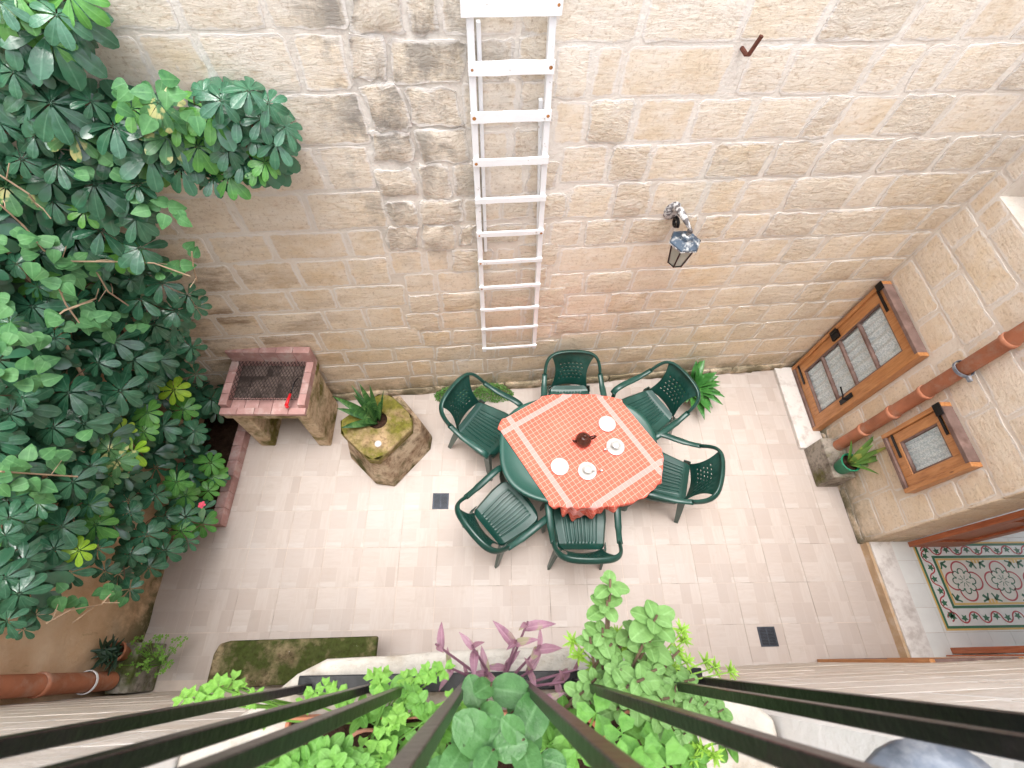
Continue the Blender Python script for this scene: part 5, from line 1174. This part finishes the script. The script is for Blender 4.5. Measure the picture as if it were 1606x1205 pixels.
# weeds and maidenhair at the foot of the back wall
def weed(loc, n, sx, sy, h, label, seed, s_=.011):
    pl = empty('fern', loc, 0, label, 'fern'); rr = random.Random(seed); g = G()
    for k in range(n):
        a = rr.uniform(0, 6.28); q = rr.random() ** .6; x = math.cos(a) * q * sx; y = math.sin(a) * q * sy; z = h * (1 - q * q) * rr.uniform(.3, 1.1) + .01
        d = Vector((rr.uniform(-1, 1), rr.uniform(-1, 1), rr.uniform(-.2, .3)))
        leaflet(g, Vector((x, y, z)), d, Vector((rr.uniform(-.3, .3), rr.uniform(-.3, .3), 1)), s_ * rr.uniform(.8, 1.5) * 1.4, s_ * 1.2, .1, .1, shape=[(0, .3), (.5, 1), (1, .3)])
    tag(g.obj('fronds', MT['fern'], pl), kind='stuff')
    g = G()
    for k in range(14):
        a = rr.uniform(0, 6.28); g.tube([(0, 0, 0), (math.cos(a) * sx * .4, math.sin(a) * sy * .4, h * .7), (math.cos(a) * sx * .9, math.sin(a) * sy * .9, h * .4)], .0015, 3, cap=False)
    g.obj('stems', MT['stem'], pl)
weed((-.40, 2.44, 0), 900, .19, .09, .16, 'low bushy maidenhair fern at the wall foot left of the ladder', 1)
weed((.02, 2.47, 0), 1100, .22, .10, .18, 'wider clump of fern at the wall foot behind the leftmost chair', 2)

# ------------------------------------------------------------ table, cloth and tea things
tcx, tcy = .765, 1.575
RX, RY, TZ = .685, .49, .72
def sup(a, k=1.0, e=2.7):
    c, s_ = math.cos(a), math.sin(a)
    return (RX * k * math.copysign(abs(c) ** (2 / e), c), RY * k * math.copysign(abs(s_) ** (2 / e), s_))
tb = empty('table', (tcx, tcy, 0), 0, 'oval dark green plastic garden table mostly under the orange cloth', 'table')
g = G(); n = 72
prof = [(.0, -.006, 0), (.80, -.006, 0), (.93, -.006, 0), (.94, -.0015, 0), (.985, 0, 0), (1.0, -.008, 0), (1.0, -.045, 0), (.985, -.05, 0)]
vs_ = [(0, 0, TZ - .006)]
for k_, dz, _ in prof[1:]:
    for i in range(n): x, y = sup(i * 2 * math.pi / n, k_); vs_.append((x, y, TZ + dz))
fs = [(0, 1 + i, 1 + (i + 1) % n) for i in range(n)]
for j in range(len(prof) - 2):
    for i in range(n): fs.append((1 + j * n + i, 1 + (j + 1) * n + i, 1 + (j + 1) * n + (i + 1) % n, 1 + j * n + (i + 1) % n))
g.add(vs_, fs); g.obj('tabletop', MT['table'], tb, smooth=True)
for sx in (-1, 1):
    for sy in (-1, 1):
        G().tube([(sx * .42, sy * .25, .67), (sx * .47, sy * .30, .35), (sx * .52, sy * .34, 0)], [.034, .028, .022], 10, flat=1.2).obj('leg', MT['table'], tb, smooth=True)
# tablecloth
nv_, dv_ = Vector((.85, .527)), Vector((.527, -.85))
g = G(); uvs = []
S0, S1, T0, T1 = .985, 2.07, -1.50, -.30
NU, NV = 110, 120
def cloth(u, v):
    s_ = S0 + (S1 - S0) * u; t_ = T0 + (T1 - T0) * v
    p = nv_ * s_ + dv_ * t_; x, y = p.x - tcx, p.y - tcy
    uvs.append((s_, t_))
    e = 2.7; rho = (abs(x / (RX + .004)) ** e + abs(y / (RY + .004)) ** e) ** (1 / e)
    if rho <= 1: 
        z = TZ + .004 + .0015 * noise.noise(Vector((x * 7, y * 7, 0)))
        return (x + tcx, y + tcy, z)
    bx, by = x / rho, y / rho; d_ = math.hypot(x - bx, y - by)
    a = math.atan2(by, bx)
    r0 = .012; nl = Vector((x, y)).normalized()
    if d_ < r0 * 1.5: th = d_ / r0; o_ = r0 * math.sin(th); z = -r0 * (1 - math.cos(th))
    else: o_ = r0; z = -r0 - (d_ - r0 * 1.5)
    fold = (.018 * math.sin(a * 26 + 1.3 * math.sin(a * 7)) + .012 * math.sin(a * 43)) * min(1, d_ / .10)
    o_ += fold + .10 * d_ + .012
    if z < -.22: z = -.22 - (-.22 - z) * .6
    return (bx + nl.x * o_ + tcx, by + nl.y * o_ + tcy, TZ + .004 + z)
g.grid(cloth, NU, NV)
o = g.obj('tablecloth', MT['cloth'], smooth=True, solid=.0015)
uvl = o.data.uv_layers.new(name='UVMap')
for lp in o.data.loops: uvl.data[lp.index].uv = uvs[lp.vertex_index]
tag(o, 'orange checked tablecloth with pale stripes laid askew on the table', 'tablecloth')
ZT = TZ + .0065
def saucer(loc, label, r=.070):
    o = G().lathe([(.001, .004), (r * .5, .004), (r * .62, .007), (r * .96, .016), (r, .018), (r * .98, .0195), (r * .6, .0105), (r * .48, .008), (.001, .008)], 32).obj('saucer', MT['white_china'], loc=loc, smooth=True)
    return tag(o, label, 'saucer')
def cup(loc, rz, label):
    c = empty('teacup', loc, rz, label, 'cup')
    G().lathe([(.001, .0), (.018, .0), (.020, .006), (.030, .022), (.037, .048), (.0385, .052), (.035, .050), (.029, .026), (.018, .010), (.001, .008)], 28).obj('bowl', MT['white_china'], c, smooth=True)
    G().tube([(.034, 0, .044), (.052, 0, .044), (.058, 0, .032), (.048, 0, .020), (.030, 0, .020)], .0035, 7).obj('handle', MT['white_china'], c, smooth=True)
def spoon(loc, rz, label):
    s_ = empty('teaspoon', loc, rz, label, 'spoon')
    G().tube([(-.045, 0, .002), (0, 0, .004), (.040, 0, .002)], [.0022, .0016, .0026], 6).obj('shaft', MT['steel'], s_, smooth=True)
    G().lathe([(.001, 0), (.007, .0012), (.0105, .004)], 14, Matrix.Translation((.052, 0, .001)) @ Matrix.Scale(1.4, 4, Vector((1, 0, 0)))).obj('bowl', MT['steel'], s_, smooth=True)
saucer((1.023, 1.787, ZT), 'empty white saucer nearest the back wall on the orange cloth', .076)
saucer((.581, 1.395, ZT), 'empty white saucer at the lower left of the orange cloth', .076)
saucer((1.07, 1.572, ZT), 'white saucer holding a cup, right of the brown teapot', .078)
saucer((.808, 1.356, ZT), 'white saucer holding a cup, in front of the brown teapot', .078)
cup((1.07, 1.575, ZT + .0085), R(60), 'white cup with a spoon on its left, right of the teapot')
cup((.808, 1.36, ZT + .0085), R(-10), 'white cup in front of the teapot, nearest the camera')
spoon((1.025, 1.56, ZT + .020), R(200), 'small steel spoon on the saucer right of the teapot')
spoon((.872, 1.352, ZT + .020), R(5), 'small steel spoon on the saucer nearest the camera')
tp = empty('teapot', (.794, 1.622, ZT), R(12), 'glossy brown teapot in the middle of the orange cloth', 'teapot')
G().lathe([(.001, 0), (.045, 0), (.062, .018), (.070, .045), (.062, .075), (.045, .092), (.040, .095)], 32).obj('body', MT['brown_glaze'], tp, smooth=True)
G().lathe([(.044, .094), (.042, .100), (.025, .110), (.010, .114), (.008, .120), (.013, .128), (.010, .135), (.001, .137)], 28).obj('lid', MT['brown_glaze'], tp, smooth=True)
G().tube([(.055, 0, .080), (.095, 0, .088), (.110, 0, .070), (.100, 0, .040), (.064, 0, .028)], .008, 9).obj('handle', MT['brown_glaze'], tp, smooth=True)
G().tube([(-.055, 0, .035), (-.085, 0, .055), (-.100, 0, .088)], [.016, .011, .007], 10).obj('spout', MT['brown_glaze'], tp, smooth=True)

# ------------------------------------------------------------ moulded plastic armchairs
def make_chair():
    c = empty('garden_chair', (0, 0, 0))
    # seat: ribbed panel
    def seat(u, v):
        hw = .190 + .045 * min(1, v * 1.6) - .05 * max(0, (v - .82) / .18) ** 2.2 - .03 * max(0, (.12 - v) / .12) ** 2; x = (u - .5) * 2 * hw; y = -.20 + .45 * v - .03 * (2 * abs(u - .5)) ** 2 * v
        z = .425 + .012 * v - .018 * math.sin(v * math.pi) * math.cos((u - .5) * 2.6)
        e = min(u, 1 - u); 
        if e < .035: z -= (.035 - e) * .8
        if v > .93: z -= (v - .93) * .35
        if v < .1: z += (.1 - v) * .22
        if .17 < u < .83 and .14 < v < .82: z += .0042 * (1 if math.sin((u - .17) / .66 * math.pi * 18) > 0 else -1) - .003
        return (x, y, z)
    g = G(); g.grid(seat, 72, 26); 
    o = g.obj('seat', MT['chair'], c, smooth=False, solid=.005)
    # skirt around the seat
    g = G()
    rim = [seat(0, v / 8) for v in range(9)] + [seat(u / 8, 1) for u in range(1, 9)] + [seat(1, 1 - v / 8) for v in range(1, 9)]
    vs_ = []
    for (x, y, z) in rim: vs_ += [(x, y, z), (x * 1.025, y + .006, z - .045)]
    g.add(vs_, [(2 * i, 2 * i + 1, 2 * i + 3, 2 * i + 2) for i in range(len(rim) - 1)])
    g.obj('skirt', MT['chair'], c, smooth=True, solid=.004)
    # backrest panel with woven holes
    nu, nv = 41, 37
    holes = set()
    for r_ in range(6):
        for q in range(6):
            i0 = 6 + q * 5 + (0 if r_ % 2 else 2); j0 = 9 + r_ * 4
            if i0 > nu - 7 or r_ > 4: continue
            holes.add((i0, j0)); holes.add((i0 + 1, j0))
    def bk(u, v):
        w = .178 - .035 * math.sin(v * math.pi * .75) + .055 * v ** 3
        x = (u - .5) * 2 * w
        y = -.195 - .125 * v ** 1.1 - .035 * math.cos((u - .5) * math.pi) ; z = .43 + .375 * v
        fi, fj = u * nu, v * nv
        wv_ = .0022 * math.sin(fi * math.pi / 3 + math.floor(fj / 4) * math.pi) if .18 < v < .86 and .08 < u < .92 else 0
        return (x, y + wv_, z)
    g = G(); g.grid(bk, nu, nv, lambda i, j: (i, j) in holes)
    g.obj('backrest', MT['chair'], c, smooth=True, solid=.006)
    # hoop: back frame and the two arms
    def band(pts, w, th, nm):
        g = G(); pts = [Vector(p) for p in pts]; n = len(pts); vs_ = []
        for i, p in enumerate(pts):
            t_ = (pts[min(i + 1, n - 1)] - pts[max(i - 1, 0)]).normalized()
            outw = Vector((0, 0, 1)) if nm == 'armrest' else Vector((p.x * 2.2, -.5, .55)).normalized(); outw -= t_ * outw.dot(t_); outw.normalize()
            bb = t_.cross(outw).normalized()
            ww = w[i] if isinstance(w, list) else w
            for k in range(10):
                a = k * 2 * math.pi / 10
                vs_.append(p + bb * (math.cos(a) * ww / 2) + outw * (math.sin(a) * th / 2))
        fs = [(i * 10 + k, i * 10 + (k + 1) % 10, (i + 1) * 10 + (k + 1) % 10, (i + 1) * 10 + k) for i in range(n - 1) for k in range(10)]
        fs += [tuple(range(9, -1, -1)), tuple((n - 1) * 10 + k for k in range(10))]
        g.add(vs_, fs); return g.obj(nm, MT['chair'], c, smooth=True)
    top_ = [(-.262, -.20, .675), (-.250, -.265, .735), (-.215, -.315, .785), (-.14, -.345, .812), (0, -.355, .822), (.14, -.345, .812), (.215, -.315, .785), (.250, -.265, .735), (.262, -.20, .675)]
    def sm(P_, n=3):
        out = []
        for i in range(len(P_) - 1):
            p0 = Vector(P_[max(i - 1, 0)]); p1 = Vector(P_[i]); p2 = Vector(P_[i + 1]); p3 = Vector(P_[min(i + 2, len(P_) - 1)])
            for k in range(n):
                t_ = k / n
                out.append(.5 * ((2 * p1) + (p2 - p0) * t_ + (2 * p0 - 5 * p1 + 4 * p2 - p3) * t_ ** 2 + (3 * p1 - p0 - 3 * p2 + p3) * t_ ** 3))
        return out + [Vector(P_[-1])]
    band(sm(top_), .058, .030, 'back_frame')
    for s_ in (-1, 1):
        band(sm([(s_ * .262, -.20, .675), (s_ * .272, -.10, .640), (s_ * .280, .02, .632), (s_ * .285, .12, .636), (s_ * .285, .19, .622), (s_ * .283, .225, .575)]), [.048] * 4 + [.058] * 12, .024, 'armrest')
        # front leg: broad L section from the arm down
        P_ = [(s_ * .283, .222, .60), (s_ * .276, .226, .44), (s_ * .285, .245, .20), (s_ * .292, .262, 0)]
        g = G(); wd = [.030, .040, .032, .022]
        vs_ = []
        for (x, y, z), w in zip(P_, wd):
            vs_ += [(x - s_ * w, y + .010, z), (x, y + .010, z), (x, y - w * 1.3, z), (x - s_ * .008, y - w * 1.3, z), (x - s_ * .008, y + .002, z), (x - s_ * w, y + .002, z)]
        g.add(vs_, [(i * 6 + k, i * 6 + (k + 1) % 6, (i + 1) * 6 + (k + 1) % 6, (i + 1) * 6 + k) for i in range(3) for k in range(6)] + [(5, 4, 3, 2, 1, 0), tuple(18 + k for k in range(6))])
        g.obj('leg', MT['chair'], c, bevel=.003)
        P_ = [(s_ * .205, -.195, .44), (s_ * .225, -.235, .25), (s_ * .245, -.285, 0)]; wd = [.042, .034, .022]
        g = G(); vs_ = []
        for (x, y, z), w in zip(P_, wd):
            vs_ += [(x - s_ * w, y - .010, z), (x, y - .010, z), (x, y + w * 1.3, z), (x - s_ * .008, y + w * 1.3, z), (x - s_ * .008, y - .002, z), (x - s_ * w, y - .002, z)]
        g.add(vs_, [(i * 6 + k, i * 6 + (k + 1) % 6, (i + 1) * 6 + (k + 1) % 6, (i + 1) * 6 + k) for i in range(2) for k in range(6)] + [(5, 4, 3, 2, 1, 0), tuple(12 + k for k in range(6))])
        g.obj('leg', MT['chair'], c, bevel=.003)
    return c
ch0 = make_chair()
spots = [  # x, y, facing vector, label
 (-.045, 1.905, (.19, -.13), 'green plastic armchair left of the table, below the ferns'),
 (.775, 2.135, (.02, -1), 'green plastic armchair at the back between table and wall'),
 (1.495, 2.055, (-.20, -.12), 'green plastic armchair beside the broad-leaved plant'),
 (1.575, 1.42, (-.27, .09), 'green plastic armchair right of the table facing the cups'),
 (.125, 1.085, (.25, .21), 'green plastic armchair at lower left beside the bare corner of the table'),
 (.765, .985, (.01, 1), 'green plastic armchair on the near side of the table, its back to the camera'),
]
for i, (x, y, d, lab) in enumerate(spots):
    o = ch0 if i == 0 else copy_tree(ch0)
    o.location = (x, y, 0); o.rotation_euler = (0, 0, math.atan2(d[1], d[0]) - math.pi / 2)
    tag(o, lab, 'chair', 'green plastic chairs around the table')

# ------------------------------------------------------------ balcony ledge, railing and potted plants
ZL = 3.45
ledge = empty('balcony', (0, 0, ZL), 0, 'rough pale stone balcony ledge just below the railing', 'balcony')
pts = [(-.575, -.62), (.575, -.62), (.57, -.11), (.49, -.05), (.44, -.012), (.30, .014), (.10, .022), (-.10, .018), (-.20, .012), (-.33, .008), (-.385, -.018), (-.43, -.055), (-.575, -.14)]
g = G(); g.prism(pts, -.09, 0); g.obj('ledge_stone', MT['ledge'], ledge, bevel=.012, seg=3)
rail_ = empty('railing', (0, -.04, ZL), 0, 'black iron balcony railing with square upright bars', 'railing')
for x in (-.349, -.219, -.147, -.045, .068, .171, .313, .411):
    g = G(); a = .0065; y0, y1 = 0, -.012
    lean = rnd.uniform(-.004, .004)
    g.add([(x - a, y0 - a, .012), (x + a, y0 - a, .012), (x + a, y0 + a, .012), (x - a, y0 + a, .012), (x - a + lean, y1 - a, 1.0), (x + a + lean, y1 - a, 1.0), (x + a + lean, y1 + a, 1.0), (x - a + lean, y1 + a, 1.0)], [(0, 3, 2, 1), (4, 5, 6, 7), (0, 1, 5, 4), (1, 2, 6, 5), (2, 3, 7, 6), (3, 0, 4, 7)])
    g.obj('bar', MT['black_iron'], rail_, bevel=.0012)
G().box(-.37, .43, -.012, .020, .012, .024).obj('bottom_rail', MT['black_iron'], rail_, bevel=.002)
G().box(-.45, .50, -.035, .005, 1.0, 1.012).obj('top_rail', MT['black_iron'], rail_, bevel=.003)
for x, y1 in ((-.45, -.5), (.46, -.5)):
    for k in range(4):
        y = -.03 - .12 * (k + .6); G().box(x - .0065, x + .0065, y - .0065, y + .0065, 0, 1.0).obj('bar', MT['black_iron'], rail_)
kn = G().lathe([(.001, .030), (.03, .028), (.055, .018), (.072, 0), (.070, -.012), (.03, -.02), (.012, -.03), (.012, -.20)], 28).obj('metal_cap', MT['grey_metal'], loc=(.340, -.130, 4.14), smooth=True)
tag(kn, 'blurred weathered grey metal cap close to the camera behind the bars', 'metal cap')

tro = empty('planter_trough', (0, -.19, ZL + .001), 0, 'low dark trough of soil behind the railing bars holding the pots', 'planter')
G().box(-.37, .36, -.125, -.118, 0, .055).box(-.37, .36, .098, .105, 0, .055).box(-.37, -.363, -.118, .098, 0, .055).box(.353, .36, -.118, .098, 0, .055).box(-.363, .353, -.118, .098, 0, .006).obj('tray', MT['terracotta'], tro, bevel=.002)
G().grid(lambda u, v: (-.362 + .714 * u, -.117 + .214 * v, .042 + .012 * noise.noise(Vector((u * 30, v * 12, 2)))), 60, 18).obj('soil', MT['soil'], tro, smooth=True)
def pot(x, y, r, h, label, m='orange_pot'):
    o = G().lathe([(.001, 0), (r * .72, 0), (r * .95, h * .85), (r * 1.06, h * .85), (r * 1.08, h), (r * .98, h), (r * .93, h * .8)], 26).obj('plant_pot', MT[m], loc=(x, y, ZL + .001), smooth=True)
    tag(o, label, 'pot'); G().lathe([(.001, h * .86), (r * .94, h * .86)], 22).obj('soil', MT['soil'], o); return o
pot(-.215, -.155, .050, .085, 'orange clay pot with bright herbs at the left behind the bars')
pot(-.05, -.145, .060, .09, 'orange clay pot under the large waxy leaves in the middle')
pot(.150, -.150, .062, .10, 'orange clay pot under the round-leaved plant right of the middle')
pot(.300, -.145, .055, .09, 'orange clay pot with small round leaves behind the right bars')

def leaf_mesh(mat, L, W, shape, droop=.15, fold=.15, nm='leaf'):
    g = G(); leaflet(g, Vector((0, 0, 0)), Vector((1, 0, 0)), Vector((0, 0, 1)), L, W, droop, fold, shape=shape)
    me = g.mesh(nm); me.materials.append(MT[mat])
    for p in me.polygons: p.use_smooth = True
    return me
ROUND = [(0, .25), (.12, .66), (.32, .95), (.55, 1.0), (.78, .82), (.93, .48), (1, .1)]
LANCE = [(0, .55), (.15, .9), (.4, 1.0), (.65, .75), (.85, .4), (1, .04)]
M_big = leaf_mesh('big', 1, .78, ROUND); M_succ = leaf_mesh('succ', 1, .80, ROUND, .25, .10); M_sed = leaf_mesh('sedum', 1, .26, LANCE, .1, .4)
M_dusk = leaf_mesh('dusk', 1, .34, LANCE, .25, .5); M_herb = leaf_mesh('round', 1, .66, ROUND, .25, .2)
def leafy(nm, base, tips_, label, me, size, seed, cat='plant', per=4, tilt=.35, stemmat='stem', stemr=.002, up=(0, 0, 1)):
    """stems from the base to each tip, with leaves in pairs or whorls near the tip"""
    pl = empty(nm, base, 0, label, cat); B = Vector(base); rr = random.Random(seed); g = G()
    for tp_ in tips_:
        T_ = Vector(tp_[:3]) - B; sz = size * (tp_[3] if len(tp_) > 3 else 1); n_ = tp_[4] if len(tp_) > 4 else per
        mid = Vector((T_.x * .45, T_.y * .45, T_.z * .65))
        g.tube([(0, 0, 0), tuple(mid), tuple(T_)], [stemr * 1.3, stemr, stemr * .7], 5, cap=False)
        ax = (T_ - mid).normalized() if (T_ - mid).length > 1e-5 else Vector((0, 0, 1))
        ax = (ax + Vector(up) * 1.2).normalized()
        a0 = rr.uniform(0, 6.28)
        for k in range(n_):
            a = a0 + k * 2.4 ; lvl = k / max(1, n_ - 1)
            q = ax.to_track_quat('Z', 'Y').to_matrix()
            d = q @ Vector((math.cos(a), math.sin(a), tilt * (1.5 - lvl * .9) + rr.uniform(-.28, .28))); d.normalize()
            side = ax.cross(d).normalized(); nn = d.cross(side).normalized()
            if nn.dot(ax) < 0: nn = -nn; side = -side
            Mx = Matrix((d, -d.cross(nn) , nn)).transposed()
            e = Mx.to_euler(); s_ = sz * (.62 + .42 * lvl) * rr.uniform(.85, 1.1)
            share(me, 'leaf', pl, T_ - ax * (.010 + size * .35 * lvl), e, (s_, s_, s_))
    g.obj('stem', MT[stemmat], pl, smooth=True); return pl
leafy('waxy_plant',(-.03,-.14,3.53),[(0.005,-0.029,3.74,1.0,2),(-0.013,-0.06,3.76,1.1,3),(-0.033,-0.1,3.78,1.05,3),(0.049,-0.095,3.78,1.1,3),(-0.058,-0.118,3.75,1,2),(0.008,-0.104,3.79,1.1,3),(0.074,-0.119,3.76,0.9,2),(0.037,-0.067,3.72,0.8,2),(-0.094,-0.126,3.74,0.8,2)],'large round waxy leaves in the middle of the balcony, nearest the camera',M_big,.062,1,tilt=.5,up=(0,.1,1.6))
leafy('succulent_plant',(.20,-.10,3.50),[(0.206,0.117,3.72,0.95,5),(0.199,0.085,3.71,1.05,6),(0.191,0.044,3.69,0.9,6),(0.17,0.031,3.68,0.8,5),(0.271,0.059,3.74,1.25,8),(0.269,0.028,3.7,1.1,7),(0.247,0.001,3.68,0.95,6),(0.203,-0.003,3.66,0.85,5),(0.216,-0.037,3.72,1.0,6),(0.233,-0.054,3.72,1.0,5),(0.202,-0.067,3.7,0.9,4),(0.299,-0.014,3.66,0.9,5),(0.319,0.009,3.68,0.7,4)],'pale green scallop-leaved succulent leaning out over the ledge',M_succ,.036,2,per=6,tilt=.30,stemr=.003,up=(0,.2,1))
leafy('stonecrop',(.26,-.06,3.48),[(0.149,0.031,3.6),(0.159,0.008,3.6),(0.232,0.042,3.62),(0.248,0.022,3.6),(0.358,0.046,3.62),(0.366,0.031,3.6),(0.352,0.01,3.6),(0.374,-0.005,3.58),(0.345,-0.015,3.58),(0.418,-0.006,3.56),(0.438,-0.017,3.55),(0.467,-0.025,3.55),(0.344,-0.133,3.66),(0.327,-0.143,3.66),(0.363,-0.14,3.66),(0.327,-0.035,3.58),(0.19,-0.012,3.58),(0.278,-0.014,3.6)],'lime green stonecrop with needle leaves spilling over the ledge edge',M_sed,.024,3,per=12,tilt=.5,stemr=.0018,stemmat='sedum')
leafy('purple_plant',(.02,-.05,3.47),[(-0.096,0.027,3.6,1,2),(-0.031,0.024,3.6,1,3),(0.049,0.03,3.62,1,3),(0.07,0.06,3.62,1.0,2),(0.094,0.022,3.6,1,3),(0.133,-0.035,3.6,0.9,2),(-0.007,-0.019,3.58,0.9,3),(0.101,-0.06,3.62,1,3),(0.034,-0.005,3.55,0.8,3),(-0.079,-0.008,3.55,0.8,3),(0.16,-0.017,3.58,0.9,2),(-0.043,-0.019,3.56,0.7,2),(0.079,-0.016,3.58,0.9,3)],'purple spear-leaved plant with pink stems along the ledge',M_dusk,.052,4,per=4,tilt=.75,stemr=.0028,stemmat='dusk')
leafy('herb_plant',(-.21,-.15,3.53),[(-0.238,-0.111,3.72),(-0.263,-0.121,3.72),(-0.213,-0.116,3.71),(-0.284,-0.128,3.72),(-0.217,-0.125,3.74),(-0.191,-0.129,3.7,0.8),(-0.109,-0.055,3.66,0.9,5),(-0.13,-0.042,3.66,0.9,4),(-0.159,-0.033,3.65,1,3),(-0.177,-0.061,3.62,0.8,3),(-0.087,-0.073,3.66,1,4)],'bright oval-leaved herb in the left orange pot behind the bars',M_herb,.034,5,per=8,tilt=.45,stemr=.0018,stemmat='round')
leafy('round_leaf_plant',(.31,-.13,3.52),[(0.352,-0.063,3.68),(0.375,-0.074,3.68),(0.327,-0.058,3.68),(0.304,-0.04,3.68),(0.381,-0.093,3.68,0.8),(0.344,-0.086,3.66),(0.305,-0.072,3.66),(0.307,-0.104,3.68,0.8)],'small round-leaved trailing plant between the right-hand bars',M_succ,.027,6,per=6,tilt=.3,stemr=.0018)
leafy('leafy_filler_plant',(.0,-.20,3.50),[(-0.172,-0.1,3.62),(-0.221,-0.075,3.6),(-0.117,-0.108,3.64),(-0.077,-0.1,3.64),(-0.049,-0.086,3.62),(0.132,-0.089,3.62),(0.133,-0.127,3.66),(0.294,-0.13,3.66),(0.333,-0.139,3.66),(0.107,-0.112,3.64),(0.254,-0.099,3.64),(-0.122,-0.133,3.66),(-0.171,-0.128,3.66),(-0.347,-0.124,3.6),(-0.374,-0.14,3.6),(0.414,-0.124,3.6),(0.194,-0.055,3.62)],'low mid-green leafy growth filling the trough between the pots',M_herb,.040,8,per=6,tilt=.5,stemr=.0018,stemmat='round')
leafy('succulent_plant',(.12,-.09,3.48),[(0.174,-0.029,3.68,0.9),(0.152,-0.046,3.68,0.8),(0.27,-0.017,3.7,1.0),(0.242,-0.029,3.72,1.1),(0.284,-0.056,3.7,1.0),(0.264,-0.079,3.72,1.0),(0.213,-0.016,3.7,1.0),(0.337,-0.032,3.68,0.8),(0.206,0.021,3.68,0.8),(0.253,0.044,3.68,0.9)],'second clump of rounder grey-green succulent leaves just behind the dark bottom rail',M_succ,.036,9,per=6,tilt=.3,stemr=.003,up=(0,.2,1))
clover('clover_plant',(-.20,-.10,3.50),[(-0.265,-0.044,3.622),(-0.283,-0.041,3.649),(-0.269,-0.033,3.644),(-0.247,-0.047,3.626),(-0.247,-0.043,3.649),(-0.231,-0.053,3.642),(-0.183,-0.021,3.621),(-0.192,-0.023,3.633),(-0.18,-0.03,3.641),(-0.135,-0.027,3.621),(-0.14,-0.025,3.64),(-0.121,-0.035,3.627),(-0.101,-0.016,3.649),(-0.101,-0.016,3.652),(-0.116,-0.019,3.658),(-0.097,-0.016,3.649),(-0.089,-0.012,3.64),(-0.074,-0.012,3.653),(-0.144,-0.078,3.676),(-0.141,-0.072,3.677),(-0.118,-0.056,3.649),(-0.131,-0.06,3.647),(-0.142,-0.074,3.676),(-0.161,-0.088,3.668),(-0.076,-0.086,3.666),(-0.075,-0.083,3.648),(-0.047,-0.057,3.665),(-0.061,-0.054,3.669),(-0.169,-0.105,3.67),(-0.198,-0.116,3.651),(-0.153,-0.134,3.644),(-0.143,-0.133,3.65),(-0.179,-0.139,3.657),(-0.166,-0.124,3.654),(-0.373,-0.079,3.603),(-0.301,-0.054,3.629)],.019,'light green clover between the left bars of the balcony',TREF,5)
clover('clover_plant',(-.34,-.08,3.46),[(-0.476,-0.044,3.673),(-0.475,-0.044,3.668),(-0.424,-0.029,3.68),(-0.442,-0.03,3.654),(-0.409,-0.032,3.645),(-0.413,-0.022,3.658),(-0.367,-0.044,3.676),(-0.37,-0.046,3.668),(-0.445,-0.041,3.666),(-0.453,-0.039,3.658)],.020,'lime clover sprig hanging past the leftmost bars',TREF,6)
clover('round_clover_plant',(.14,-.15,3.55),[(0.189,-0.093,3.76),(0.162,-0.072,3.72),(0.218,-0.116,3.76),(0.117,-0.096,3.72),(0.254,-0.11,3.72),(0.189,-0.123,3.78),(0.25,-0.132,3.75),(0.127,-0.113,3.74),(0.166,-0.123,3.72),(0.236,-0.078,3.68)],.034,'large three-lobed bright leaves behind the bars right of the middle',TREFR,7)
flower((-2.30,1.12,.62),.03,'small pink bloom at the lower edge of the umbrella plant')
flower((-2.3, 2.3, 3.15),.05,'red-pink bloom at the far left edge among the leaves')
